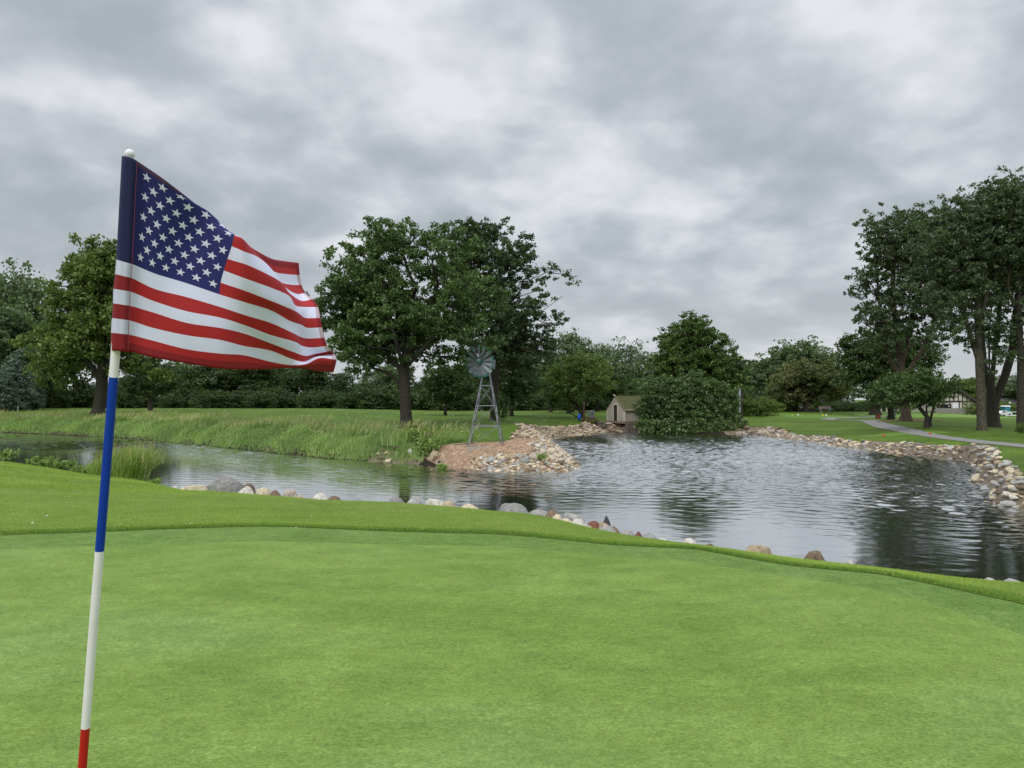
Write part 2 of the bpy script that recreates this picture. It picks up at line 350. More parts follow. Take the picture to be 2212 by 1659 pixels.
M = {}
M['lawn'] = turf('lawn_turf', ((.066, .116, .012), (.085, .148, .016), (.112, .185, .024)), fine=9, bump=(22, .5, .04), patch=.16, mud=True, stripes=(.5, 5.0, .04))
M['green'] = turf('green_turf', ((.150, .243, .044), (.178, .275, .057), (.190, .290, .074)), fine=75, bump=(150, .6, .007), patch=.42, stretch=(.7, 1.25, 1), contrast=1.25)
M['fringe'] = turf('fringe_turf', ((.118, .212, .038), (.140, .240, .050), (.165, .268, .066)), fine=48, bump=(90, .8, .012), patch=.9)
M['edge'] = leafmat('collar_blades_shaded', (.10, .20, .035), (.15, .28, .05), (.26, .38, .10), trans=.3, pf=.85, big=.6)  # shaded front of the longer edge grass is put into this darker green
M['blade'] = leafmat('grass_blades', (.23, .345, .06), (.31, .43, .085), (.44, .52, .16), trans=.3, pf=.85, big=.35)
M['tall'] = leafmat('tall_grass_blades', (.20, .31, .09), (.29, .41, .15), (.48, .53, .29), trans=.3, pf=.86, big=.3)
M['clump'] = leafmat('clump_blades', (.24, .34, .08), (.36, .48, .15), (.55, .60, .30), trans=.35, pf=.85, big=.6)
M['seed'] = leafmat('seed_heads', (.30, .30, .14), (.38, .38, .19), (.45, .43, .26), trans=.3)
M['leaf_maple'] = leafmat('maple_leaves', (0.051, 0.096, 0.026), (0.095, 0.156, 0.044), (0.244, 0.305, 0.169), pf=.88)
M['leaf_light'] = leafmat('bright_leaves', (0.085, 0.130, 0.026), (0.140, 0.198, 0.044), (0.293, 0.350, 0.130), pf=.9)
M['leaf_silver'] = leafmat('silver_leaves', (0.051, 0.081, 0.034), (0.085, 0.127, 0.055), (0.195, 0.226, 0.169), pf=.88)
M['leaf_cotton'] = leafmat('poplar_leaves', (0.041, 0.070, 0.029), (0.071, 0.111, 0.044), (0.183, 0.215, 0.156), pf=.9)
M['leaf_blue'] = leafmat('needle_sprays', (0.091, 0.130, 0.104), (0.146, 0.192, 0.163), (0.244, 0.294, 0.273), pf=.9)
M['leaf_dark'] = leafmat('dark_leaves', (0.037, 0.066, 0.018), (0.063, 0.104, 0.031), (0.146, 0.181, 0.078), pf=.92)
M['leaf_far'] = leafmat('far_leaves', (0.085, 0.130, 0.058), (0.128, 0.181, 0.086), (0.232, 0.282, 0.182), pf=.9)
M['leaf_brown'] = leafmat('hawthorn_leaves', (0.104, 0.119, 0.044), (0.144, 0.160, 0.060), (0.207, 0.226, 0.104), pf=.9)
M['leaf_shrub'] = leafmat('shrub_leaves', (.052, .094, .026), (.088, .146, .042), (.25, .31, .17), pf=.82)
M['bark'] = mat('bark', (.060, .050, .038), .95, noise=(9, (.022, .018, .013), 6, .35, .65), bump=(18, .9, .05))
M['bark_light'] = mat('pale_bark', (.115, .105, .078), .95, noise=(7, (.045, .038, .028), 6, .35, .65), bump=(16, .9, .05))
M['bark_red'] = mat('reddish_bark', (.085, .060, .044), .95, noise=(8, (.035, .024, .018), 6, .35, .65), bump=(16, .9, .05))
M['leaf_weed'] = leafmat('weed_leaves', (.15, .24, .05), (.24, .34, .09), (.40, .46, .22), pf=.88)
M['rough'] = turf('rough_turf', ((.13, .205, .032), (.165, .245, .044), (.20, .275, .062)), fine=30, bump=(60, .8, .02), patch=.5)
M['leaf_mid'] = leafmat('dome_leaves', (.058, .100, .022), (.092, .148, .036), (.22, .29, .11), pf=.88)
M['rock'] = stonemat('field_stone', 'object'); M['rubble'] = stonemat('rubble_stone', 'attr')
# ================================================================== ground, water, sheets
rng = np.random.default_rng(7); random.seed(7)
def polar(rad, ang):
    A, Rr = np.meshgrid(ang, rad); x = Rr * np.sin(A); y = Rr * np.cos(A)
    return x, y
def gridfaces(nr, na, close):
    f = []
    i = np.arange(nr - 1)[:, None]; j = np.arange(na if close else na - 1)[None]
    k = (j + 1) % na
    return np.stack([i * na + j, (i + 1) * na + j, (i + 1) * na + k, i * na + k], -1).reshape(-1, 4)
ang = np.concatenate([np.arange(-46, 46, .28), np.arange(46, 314, 3.0)]) * math.pi / 180
rad = np.concatenate([[0.02], np.geomspace(1.5, 30, 240), np.geomspace(30.3, 120, 180), np.geomspace(122, 1500, 60)])
X, Y = polar(rad, ang); Z = gz(X.ravel(), Y.ravel()).reshape(X.shape)
me = mesh_np('lawn', np.stack([X, Y, Z], -1).reshape(-1, 3), gridfaces(len(rad), len(ang), True)[:, ::-1], smooth=True)
tag(link('lawn', me, M['lawn']), kind='structure')

def bound(pts):   # pts: list of (u, D) -> radius as a function of the angle around the camera
    a = np.array([math.atan2(XU(u, D), D) for u, D in pts]); r = np.array([math.hypot(XU(u, D), D) for u, D in pts]); o = np.argsort(a)
    return a[o], r[o]
def sheet(name, pts, m, lift, r0=.02, close=(-.75, .75), back=6.0, n=70):
    a, r = bound(pts); th = np.concatenate([np.arange(-46, 46, .5), np.arange(46, 314, 4.0)]) * math.pi / 180
    thw = (th + math.pi) % (2 * math.pi) - math.pi
    a2 = np.concatenate([[-math.pi], a, [math.pi]]); r2 = np.concatenate([[back], r, [back]])
    Rb = np.interp(thw, a2, r2)
    # smooth the outline a little
    k = np.ones(9) / 9; Rp = np.concatenate([Rb[-4:], Rb, Rb[:4]]); Rb = np.convolve(Rp, k, 'valid')
    t = np.linspace(0, 1, n) ** 1.0
    Rr = .02 + (Rb - .02)[None] * t[:, None]; x = Rr * np.sin(th)[None]; y = Rr * np.cos(th)[None]
    z = gz(x.ravel(), y.ravel()).reshape(x.shape) + lift
    me = mesh_np(name, np.stack([x, y, z], -1).reshape(-1, 3), gridfaces(n, len(th), True)[:, ::-1], smooth=True)
    return link(name, me, m), (th, Rb)
def DV(v, z=1.4): return (CAMZ - z) * F / (v - 861.5)
fr_pts = [(u, DV(v)) for u, v in ((-400, 1190), (0, 1156), (200, 1148), (400, 1140), (600, 1137), (850, 1142), (1100, 1155), (1300, 1169), (1500, 1186), (1700, 1211), (1900, 1243), (2050, 1271), (2212, 1305), (2500, 1370))]
gr_pts = [(u, DV(v)) for u, v in ((-400, 1215), (0, 1192), (200, 1187), (400, 1183), (650, 1181), (900, 1184), (1100, 1191), (1300, 1207), (1500, 1230), (1700, 1260), (1900, 1299), (2050, 1334), (2212, 1375), (2500, 1460))]
o, (FTH, FRB) = sheet('fringe', fr_pts, M['fringe'], .006); tag(o, kind='structure')
o, (GTH, GRB) = sheet('putting_green', gr_pts, M['green'], .0105); tag(o, kind='structure')

# rough between fringe and near shore: a brighter, longer cut turf
_fw = (FTH + math.pi) % (2 * math.pi) - math.pi; _fo = np.argsort(_fw); _th = np.radians(np.concatenate([np.arange(-110, -45.6, 1.5), np.arange(-45.6, 45.7, .4), np.arange(46, 125, 1.5)])); _rb = np.interp(_th, _fw[_fo], FRB[_fo]); _re = []
for a_, r_ in zip(_th, _rb):
    rr_ = np.linspace(r_, 46, 500); sd_ = sdist(rr_ * math.sin(a_), rr_ * math.cos(a_)); i_ = int(np.argmax(sd_ < .05)); _re.append(rr_[i_] if i_ else (46 if abs(a_) < .79 else 30))
_re = np.array(_re); _t = np.linspace(0, 1, 60)[:, None]; _R = (_rb - .03)[None] * (1 - _t) + _re[None] * _t; _x = _R * np.sin(_th)[None]; _y = _R * np.cos(_th)[None]; _z = gz(_x.ravel(), _y.ravel()).reshape(_x.shape) + .012
tag(link('rough', mesh_np('rough', np.stack([_x, _y, _z], -1).reshape(-1, 3), gridfaces(60, len(_th), False)[:, ::-1], smooth=True), M['rough']), kind='structure')

# water sheet with dark, silty body
m = bpy.data.materials.new('pond_water'); m.use_nodes = True; t = m.node_tree; p = t.nodes['Principled BSDF']
p.inputs['Base Color'].default_value = (.020, .023, .013, 1); p.inputs['Roughness'].default_value = .075; p.inputs['IOR'].default_value = 2.2; p.inputs['Specular IOR Level'].default_value = .5
tcn = N(t, 'ShaderNodeTexCoord'); mp = N(t, 'ShaderNodeMapping'); mp.inputs['Scale'].default_value = (.8, 1.35, 1); mp.inputs['Rotation'].default_value = (0, 0, .25)
t.links.new(tcn.outputs['Object'], mp.inputs[0])
w1 = N(t, 'ShaderNodeTexNoise', inputs={'Scale': 5.0, 'Detail': 3.0, 'Roughness': .6, 'Distortion': .3}); t.links.new(mp.outputs[0], w1.inputs['Vector'])
w2 = N(t, 'ShaderNodeTexNoise', inputs={'Scale': 9.0, 'Detail': 2.0, 'Roughness': .5}); t.links.new(mp.outputs[0], w2.inputs['Vector'])
pt = N(t, 'ShaderNodeTexNoise', inputs={'Scale': .09, 'Detail': 3.0, 'Roughness': .6, 'Distortion': .5}); t.links.new(tcn.outputs['Object'], pt.inputs['Vector'])
gust = ramp(t, [(.36, (.30,) * 3), (.62, (1.0,) * 3)], pt.outputs[0])
# sheltered, calmer water close under the near bank
at = N(t, 'ShaderNodeAttribute'); at.attribute_name = 'calm'
WAVE = .18
hgt = mth(t, 'ADD', mth(t, 'MULTIPLY', w1.outputs[0], .026), mth(t, 'MULTIPLY', w2.outputs[0], .016))
hgt = mth(t, 'MULTIPLY', mth(t, 'MULTIPLY', hgt, gust.outputs[0]), at.outputs['Fac'])
bn = N(t, 'ShaderNodeBump', inputs={'Strength': 1.0, 'Distance': 1.0}); t.links.new(hgt, bn.inputs['Height']); t.links.new(bn.outputs[0], p.inputs['Normal'])
p.inputs['IOR'].default_value = 1.33; p.inputs['Specular IOR Level'].default_value = 0.0
fr_ = N(t, 'ShaderNodeFresnel', inputs={'IOR': 1.4}); t.links.new(bn.outputs[0], fr_.inputs['Normal'])
gl_ = N(t, 'ShaderNodeBsdfGlossy'); gl_.inputs['Roughness'].default_value = .08; gl_.inputs['Color'].default_value = (.98, .99, 1.0, 1); t.links.new(bn.outputs[0], gl_.inputs['Normal'])
mx_ = N(t, 'ShaderNodeMixShader'); t.links.new(mth(t, 'POWER', fr_.outputs[0], .20), mx_.inputs[0]); t.links.new(p.outputs[0], mx_.inputs[1]); t.links.new(gl_.outputs[0], mx_.inputs[2])
t.links.new(mx_.outputs[0], [n for n in t.nodes if n.type == 'OUTPUT_MATERIAL'][0].inputs[0])
M['water'] = m
wang = np.radians(np.arange(-46, 60, .16)); wr = np.concatenate([np.geomspace(6.5, 60, 700), np.geomspace(60.3, 130, 110)])
GX, GY = polar(wr, wang); fx, fy = GX.ravel(), GY.ravel()
nr = np.array([(XU(u, D), D) for u, D in near if u >= 0])
dn = np.full(len(fx), 1e9)
for a_, b_ in nr: dn = np.minimum(dn, (fx - a_) ** 2 + (fy - b_) ** 2)
dn = np.sqrt(dn)
gustf = .72 + .28 * np.sin(fx * .21 + 1.3 * np.sin(fy * .13)) * np.sin(fy * .17 + .9 * np.sin(fx * .11 + 1))
calm = (.09 + 1.25 * np.clip((dn - 5.0) / 7.0, 0, 1) ** 1.3 + .45 * np.clip((dn - 9) / 16, 0, 1)) * np.clip(gustf, .3, 1.0)
H_ = np.zeros(len(fx)); wrg = np.random.default_rng(5)
for i in range(46):
    lam = .14 * (.85 / .14) ** wrg.random(); th_ = R(80) + wrg.normal(0, .60); k_ = 2 * math.pi / lam; ph = wrg.uniform(0, 6.28)
    H_ += (WAVE * lam / (2 * math.pi)) / math.sqrt(46 / 2) * np.sin(k_ * (fx * math.cos(th_) + fy * math.sin(th_)) + ph + .9 * np.sin(.31 * fx + ph) + .8 * np.sin(.27 * fy + 2 * ph))
V = np.stack([fx, fy, H_ * calm], -1)
me = mesh_np('water', V, gridfaces(len(wr), len(wang), False)[:, ::-1], smooth=True)
ca = me.attributes.new('calm', 'FLOAT', 'POINT'); ca.data.foreach_set('value', calm.astype(np.float32))
tag(link('water', me, M['water']), kind='structure')

# ------------------------------------------------------------------ strips laid on the land (paths, gravel, mulch)
def lay(name, pts, m, lift, kind='structure', ring=None, n=26, dens=1):
    """a filled outline draped on the land: pts = world xy outline (star shaped about its middle)"""
    P = np.array(pts); c = P.mean(0); Q = []
    for i in range(len(P)):
        a, b = P[i], P[(i + 1) % len(P)]; k = max(1, int(np.hypot(*(b - a)) / .35))
        for j in range(k): Q.append(a + (b - a) * j / k)
    Q = np.array(Q); t = np.linspace(0, 1, n)
    xy = c + (Q - c)[None] * t[:, None, None]; z = gz(xy[..., 0].ravel(), xy[..., 1].ravel()).reshape(xy.shape[:2]) + lift
    V = np.concatenate([xy, z[..., None]], -1).reshape(-1, 3)
    return tag(link(name, mesh_np(name, V, gridfaces(n, len(Q), True)[:, ::-1], smooth=True), m), kind=kind)
def ribbon(name, pts, w, m, lift, kind='structure', n=8):
    P = np.array([(p[0], p[1]) for p in pts]); Q = []
    # Catmull-Rom
    for i in range(len(P) - 1):
        p0, p1, p2, p3 = P[max(i - 1, 0)], P[i], P[i + 1], P[min(i + 2, len(P) - 1)]
        for s in np.arange(0, 1, .06): Q.append(.5 * ((2 * p1) + (p2 - p0) * s + (2 * p0 - 5 * p1 + 4 * p2 - p3) * s * s + (3 * p1 - 3 * p2 + p3 - p0) * s ** 3))
    Q.append(P[-1]); Q = np.array(Q); T = np.gradient(Q, axis=0); T /= np.linalg.norm(T, axis=1)[:, None]; Nn = np.stack([-T[:, 1], T[:, 0]], -1)
    ww = np.interp(np.linspace(0, 1, len(Q)), np.linspace(0, 1, len(w)), w) if isinstance(w, (list, tuple)) else np.full(len(Q), w)
    t = np.linspace(-.5, .5, n); xy = Q[:, None] + Nn[:, None] * (t[None, :, None] * ww[:, None, None])
    z = gz(xy[..., 0].ravel(), xy[..., 1].ravel()).reshape(xy.shape[:2]) + lift
    V = np.concatenate([xy, z[..., None]], -1).reshape(-1, 3)
    return tag(link(name, mesh_np(name, V, gridfaces(len(Q), n, False), smooth=True), m), kind=kind)
M['path'] = mat('path_asphalt', (.19, .185, .175), .9, noise=(3, (.26, .25, .235), 6, .35, .65), bump=(60, .4, .01))
pp = [hit(u, v) for u, v in ((2300, 973), (2212, 964), (2108, 953.5), (2029, 944.5), (1969, 934), (1919, 922.5), (1890, 914), (1873, 908))]
pp = [(p.x, p.y) for p in pp]; lp = pp[-1]
pp += [(lp[0] - .6, lp[1] + 5), (lp[0] + .5, lp[1] + 10), (lp[0] + 4, lp[1] + 14), (lp[0] + 12, lp[1] + 18)]
ribbon('cart_path', pp, [1.1, 1.1, 1.15, 1.3, 1.5, 1.5, 1.5, 1.5, 1.5, 1.5], M['path'], .02)
# tee and far green with paler close-cut turf
M['tee'] = turf('tee_turf', ((.095, .185, .028), (.12, .22, .038), (.14, .245, .048)), fine=9, bump=(22, .3, .03), patch=.3)
def ell(cx, cy, a, b, rz=0, n=40): return [(cx + a * math.cos(q) * math.cos(rz) - b * math.sin(q) * math.sin(rz), cy + a * math.cos(q) * math.sin(rz) + b * math.sin(q) * math.cos(rz)) for q in np.linspace(0, 2 * math.pi, n, endpoint=False)]
lay('tee_box', ell(XU(1745, 88), 88, 5.2, 7, 0), M['tee'], .012)
lay('forward_tee', ell(XU(1962, 46), 46.6, 2.6, 1.5, -.35), M['tee'], .012)
lay('practice_green', ell(XU(2040, 88), 90, 9, 9, 0), turf('far_green_turf', ((.15, .26, .05), (.18, .30, .065), (.2, .32, .08)), fine=9, bump=(22, .3, .03), patch=.3), .012)
M['mulch'] = mat('wood_mulch', (.21, .12, .07), .95, noise=(9, (.10, .055, .035), 6, .35, .65), bump=(30, .9, .05))
M['soil'] = mat('bare_soil', (.060, .044, .030), .95, noise=(6, (.035, .026, .018), 6, .35, .65), bump=(25, .8, .04))

# peninsula gravel bed: outline between water and lawn
gp = [(925, 1004), (915, 990), (920, 980), (945, 970), (985, 963), (1010, 958), (1060, 957), (1088, 955), (1108, 950), (1130, 946), (1150, 947), (1172, 955), (1200, 966), (1225, 982), (1248, 996), (1256, 1010), (1235, 1020), (1190, 1021), (1130, 1021), (1070, 1019), (1025, 1015), (980, 1011)]
def wet(u, v):
    p = G(u, v, 0.0)
    if sdist(np.array([p.x]), np.array([p.y]))[0] < .02: return p
    return hit(u, v)
gpw = [wet(u, v) for u, v in gp]; gpw = [(p.x, p.y) for p in gpw]
M['bed'] = mat('stone_bed', (.27, .215, .155), .95, noise=(5, (.13, .10, .07), 6, .35, .65), bump=(14, 1.0, .08))
M['gravel'] = mat('river_gravel', (.40, .28, .19), .9, noise=(16, (.24, .155, .10), 4, .4, .6), bump=(30, 1.0, .04))
lay('gravel_bed', gpw, M['gravel'], .03, n=30)

def inpoly(x, y, P):
    P = np.array(P); ins = np.zeros(len(x), bool)
    for (ax, ay), (bx, by) in zip(P, np.roll(P, -1, 0)):
        ins ^= ((ay > y) != (by > y)) & (x < (bx - ax) * (y - ay) / (by - ay + 1e-18) + ax)
    return ins
# ------------------------------------------------------------------ stones
def hull(seed, n=22, flat=.75, sub=0, angular=True):
    r = np.random.default_rng(seed); bm = bmesh.new()
    if angular:
        for i in range(n):
            v = r.normal(size=3); v /= np.linalg.norm(v); v *= r.uniform(.82, 1.0); bm.verts.new((v[0] * r.uniform(.85, 1), v[1] * r.uniform(.85, 1), v[2] * flat))
        bmesh.ops.convex_hull(bm, input=bm.verts)
        for v in [v for v in bm.verts if not v.link_faces]: bm.verts.remove(v)
        bmesh.ops.triangulate(bm, faces=bm.faces)
        bmesh.ops.subdivide_edges(bm, edges=bm.edges, cuts=1, use_grid_fill=True)
        bmesh.ops.smooth_vert(bm, verts=bm.verts, factor=.35, use_axis_x=True, use_axis_y=True, use_axis_z=True)
    else:
        bmesh.ops.create_icosphere(bm, subdivisions=3, radius=1)
        ds = [(r.normal(size=3), r.uniform(-.14, .20)) for _ in range(9)]
        for v in bm.verts:
            c = np.array(v.co); k = 1.0
            for d, a in ds:
                dd = d / np.linalg.norm(d); k += a * math.tanh(3.2 * (float(c @ dd) - .25)) * .7
            v.co = Vector((c[0] * k, c[1] * k * .92, c[2] * k * flat))
    me = bpy.data.meshes.new('rock'); bm.to_mesh(me); bm.free()
    for q in me.polygons: q.use_smooth = not angular
    me.materials.append(M['rock']); return me
HANG = [hull(100 + i, 16 + i % 5 * 3, .6 + .05 * (i % 4)) for i in range(8)]
HRND = [hull(200 + i, 0, .68 + .05 * (i % 3), angular=False) for i in range(7)]
COL = {'cream': (.56, .48, .34), 'tan': (.42, .33, .22), 'pale grey': (.38, .37, .35), 'grey': (.28, .275, .26), 'brown': (.19, .135, .09), 'rust red': (.17, .075, .05), 'charcoal': (.075, .072, .075), 'off-white': (.55, .52, .46), 'pinkish': (.41, .345, .29)}
rocks = []     # (pos, scale, rot, colour name, round?, label, group)
def rk(x, y, s, c, rnd, label, group, sink=.3, dz=0, sc=(1, 1, 1), rz=None, tilt=.35):
    z = gz1(x, y) if sink is not None else 0
    z = max(z, -.12)
    rocks.append(dict(p=(x, y, z + s * (sc[2]) * (.65 - sink) + dz), s=(s * sc[0], s * sc[1], s * sc[2]), r=(random.uniform(-tilt, tilt), random.uniform(-tilt, tilt), random.uniform(0, 6.28) if rz is None else rz), c=c, rnd=rnd, label=label, group=group, D=y))
# -- single boulders along the near bank, each placed and described
def nb(u, v, w, h, D, c, rnd, label, rz=0, tilt=.05, depth=.8, over=1.0):
    """boulder whose top is seen at v; w, h in picture units"""
    k = D / F; top = ZV(v, D); wd = w * k / 2 * 1.1; ht = max(h * k * 1.15, wd * .95)
    hf = max(ht * .54, (top - max(gz1(XU(u, D), D), -.15) + .08) / 2)
    H = (HRND if rnd else HANG); ms = H[len(rocks) % len(H)]; zt = max(v_.co.z for v_ in ms.vertices); zb = min(v_.co.z for v_ in ms.vertices); sz_ = 2 * hf / (zt - zb); hv = min(h * k * 1.1, hf); aw = (w * k / 2) / math.sqrt(max(.2, 1 - (1 - hv / hf) ** 2))
    rocks.append(dict(mesh=ms, p=(XU(u, D), D, top - .035 - zt * sz_), s=(min(aw * 1.32, hf * 2.6), max(aw * .85, hf * .75), sz_), r=(random.uniform(-tilt, tilt), random.uniform(-tilt, tilt), rz), c=c, rnd=rnd, label=label, group=None, D=D))
NB = [(380, 1047, 16, 10, 25, 'off-white', 0, 'small off-white stone at the left end of the near bank, right of the tall grass'),
      (398, 1049, 18, 9, 24.5, 'cream', 0, 'low cream stone at the left end of the near bank row'),
      (427, 1046, 48, 16, 23, 'cream', 0, 'flat cream boulder left of the big dark grey boulder on the near bank'),
      (455, 1046, 26, 14, 23.5, 'brown', 1, 'brown boulder touching the left side of the big dark grey boulder'),
      (480, 1029, 58, 38, 21.6, 'grey', 1, 'largest boulder of the near bank, rounded and dark grey'),
      (520, 1041, 36, 26, 22.2, 'brown', 0, 'dark brown boulder right of the big grey boulder'),
      (537, 1043, 28, 20, 22.0, 'brown', 1, 'rounded brown boulder behind the pale pointed stone'),
      (534, 1047, 36, 24, 20.6, 'off-white', 0, 'whitish pointed boulder sloping right, in the left row of the near bank'),
      (569, 1050, 28, 20, 20.4, 'cream', 1, 'cream boulder right of the whitish pointed boulder'),
      (597, 1056, 26, 16, 20.2, 'brown', 1, 'low rounded brown boulder between cream boulder and pointed speckled stone'),
      (630, 1055, 28, 18, 19.6, 'pinkish', 0, 'pointed brown and cream speckled stone on the near bank'),
      (650, 1066, 18, 8, 19.4, 'cream', 0, 'small low cream stone just right of the pointed speckled stone'),
      (690, 1062, 46, 18, 18.8, 'off-white', 0, 'wide off-white boulder lying alone near the channel, left centre'),
      (722, 1069, 24, 8, 18.6, 'brown', 1, 'thin brown stone tip right of the wide off-white boulder'),
      (856, 1070, 30, 14, 17.4, 'grey', 1, 'rounded grey boulder, first of the trio left of the bank centre'),
      (897, 1068, 44, 18, 17.2, 'pale grey', 0, 'bluish pale grey pointed boulder, middle of the trio left of the bank centre'),
      (943, 1073, 52, 20, 16.8, 'off-white', 0, 'streaked whitish boulder, right one of the trio on the near bank'),
      (968, 1078, 22, 12, 16.6, 'tan', 1, 'tan stone touching the right side of the streaked whitish boulder'),
      (1008, 1085, 28, 8, 16.2, 'cream', 1, 'low cream stone left of the two dark grey peaked boulders'),
      (1093, 1082, 40, 26, 15.9, 'grey', 0, 'left and sharper of the two dark grey peaked boulders at bank centre'),
      (1113, 1085, 60, 28, 15.5, 'grey', 1, 'right and broader of the two dark grey peaked boulders at bank centre'),
      (1168, 1098, 52, 16, 14.9, 'grey', 1, 'low broad grey boulder between the peaked boulders and the rock pile'),
      (1190, 1098, 22, 14, 14.9, 'brown', 1, 'brown stone at the left foot of the near rock pile'),
      (1205, 1107, 30, 15, 14.2, 'cream', 1, 'pale pinkish cream stone at the start of the near rock pile'),
      (1240, 1103, 58, 30, 14.0, 'pale grey', 0, 'largest grey streaked boulder of the near rock pile'),
      (1222, 1111, 26, 16, 13.8, 'grey', 1, 'grey stone in front of the streaked boulder of the rock pile'),
      (1228, 1117, 30, 13, 13.3, 'cream', 1, 'cream stone in front of the streaked boulder, edge of the grass'),
      (1250, 1118, 34, 18, 13.3, 'off-white', 1, 'round whitish stone below the streaked boulder'),
      (1262, 1129, 26, 10, 12.8, 'off-white', 0, 'small white stone under the red boulder, left side'),
      (1274, 1132, 26, 12, 12.6, 'cream', 0, 'small cream stone under the red boulder, right side'),
      (1286, 1121, 52, 28, 13.0, 'rust red', 1, 'reddish brown boulder in the middle of the near rock pile'),
      (1310, 1111, 36, 42, 13.4, 'charcoal', 0, 'nearly black upright block standing on the near rock pile'),
      (1307, 1124, 34, 26, 12.8, 'tan', 0, 'tan stone leaning on the black upright block'),
      (1290, 1137, 40, 12, 12.3, 'cream', 0, 'cream slab at the grass edge under the reddish boulder'),
      (1312, 1133, 42, 22, 12.4, 'pale grey', 1, 'speckled pale grey boulder right of the reddish one'),
      (1328, 1134, 26, 18, 12.6, 'brown', 1, 'brown stone at the right end of the near rock pile'),
      (1350, 1141, 46, 18, 12.4, 'pale grey', 0, 'broad pale grey stone right of the near rock pile'),
      (1381, 1145, 30, 14, 12.1, 'rust red', 0, 'dark red stone on the bank right of the rock pile'),
      (1401, 1149, 28, 14, 11.9, 'grey', 1, 'rounded grey stone beside the dark red stone'),
      (1432, 1158, 44, 9, 11.8, 'off-white', 0, 'flat white stones lying low right of the grey rounded stone'),
      (1500, 1159, 32, 16, 11.5, 'off-white', 1, 'round whitish stone below the tree reflection'),
      (1528, 1168, 36, 9, 11.3, 'brown', 0, 'flat brown stone right of the round whitish stone'),
      (1646, 1174, 62, 24, 11.0, 'tan', 0, 'broad tan boulder on the near bank, right part'),
      (1753, 1182, 56, 28, 10.8, 'brown', 0, 'pointed brown boulder on the near bank, right part'),
      (1838, 1206, 16, 8, 10.7, 'off-white', 1, 'small white stone left of the flat dark slab'),
      (1862, 1205, 46, 12, 10.5, 'charcoal', 0, 'flat dark slab at the grass edge, right part of near bank'),
      (2130, 1238, 54, 18, 10.1, 'off-white', 0, 'jagged whitish boulder at the far right of the near bank'),
      (2105, 1245, 18, 8, 10.1, 'cream', 0, 'small cream stone touching the jagged whitish boulder'),
      (2192, 1249, 24, 8, 9.9, 'pale grey', 1, 'low grey stone at the right picture edge, near bank')]
for a in NB: nb(*a)
# -- cobbles on the tip of the peninsula: big ones described, fill in between
def onpen(u, v, w, c, rnd, label, k=.8):
    p = wet(u, v); s = w * p.y / F / 2 * 1.15
    rocks.append(dict(p=(p.x, p.y, max(gz1(p.x, p.y), -.02) + s * .42), s=(s, s * .85, s * k), r=(random.uniform(-.3, .3), random.uniform(-.3, .3), random.uniform(-.5, .5)), c=c, rnd=rnd, label=label, group=None if label else 'g', D=p.y))
cu, cvv = lambda x: 877.8 + .19843 * x, lambda y: 713.2 + .19843 * y     # enlarged crop -> picture units
PEN = [(920, 1440, 110, 'pale grey', 1, 'big pale grey cobble at the upper left of the peninsula cobbles'), (780, 1495, 90, 'tan', 0, 'flat tan block at the waterline, left end of the peninsula cobbles'),
       (1000, 1410, 80, 'cream', 0, 'cream block beside the big pale grey cobble'), (1110, 1430, 85, 'tan', 0, 'square tan block between grey cobbles on the peninsula'), (1205, 1405, 80, 'pale grey', 0, 'upright pale grey stone in the top row of the peninsula cobbles'),
       (1275, 1450, 105, 'grey', 1, 'large dark grey boulder in the centre of the peninsula cobbles'), (1410, 1410, 125, 'pinkish', 1, 'largest pinkish boulder of the peninsula cobbles'), (1510, 1415, 60, 'tan', 1, 'orange tan cobble right of the pinkish boulder'),
       (1575, 1425, 85, 'cream', 1, 'smooth cream cobble right of the orange one'), (1470, 1355, 95, 'pinkish', 1, 'pink grey cobble in the upper row of the peninsula'), (1545, 1365, 65, 'charcoal', 1, 'dark grey cobble under the cream ones'),
       (1395, 1345, 80, 'brown', 1, 'brown cobble at the top left of the upper row'), (1585, 1330, 95, 'cream', 1, 'bright cream cobble, topmost of the peninsula tip'), (1480, 1320, 80, 'pale grey', 1, 'pale grey cobble above the pink grey one'),
       (1420, 1285, 75, 'off-white', 1, 'whitish cobble where the cobbles narrow towards the lawn'), (1310, 1262, 60, 'tan', 0, 'yellow tan block at the narrow part of the cobbles'), (1690, 1375, 90, 'pinkish', 0, 'pale pinkish slab near the right edge of the tip'),
       (1670, 1390, 55, 'rust red', 1, 'small red cobble leaning on the pinkish slab'), (1615, 1390, 65, 'off-white', 0, 'white cobble left of the red cobble'), (1660, 1480, 95, 'brown', 1, 'brown pink cobble low on the right of the tip'),
       (1775, 1475, 110, 'cream', 0, 'sharp triangular cream slab at the right of the tip'), (1850, 1470, 85, 'grey', 1, 'flat dark grey stone reaching furthest right into the water'), (1765, 1415, 60, 'pale grey', 1, 'pale grey cobble on the right edge of the tip'),
       (1740, 1510, 80, 'pinkish', 0, 'flat pink slab at the waterline of the tip'), (1710, 1440, 60, 'tan', 1, 'tan cobble in the middle of the tip'), (1060, 1505, 80, 'tan', 0, 'tan angular stone low in the front row'), (1350, 1500, 60, 'off-white', 1, 'whitish stone in the front row left of the green weed'),
       (1005, 1485, 60, 'pale grey', 1, 'grey round stone low in the front row'), (1215, 1490, 55, 'off-white', 0, 'white upright stone in the front row'), (1135, 1465, 60, 'brown', 0, 'brown stone wedged in the middle row'), (1445, 1290, 60, 'pale grey', 0, 'flat grey stone beside the whitish cobble at the neck')]
for x, y, w, c, r_, lb in PEN: onpen(cu(x), cvv(y), w * .19843, c, r_, lb)
tipP = [(1002, 1016), (1020, 1002), (1045, 990), (1100, 991), (1140, 990), (1150, 975), (1140, 962), (1160, 955), (1180, 962), (1207, 974), (1243, 996), (1252, 1009), (1225, 1021), (1130, 1022), (1040, 1019)]
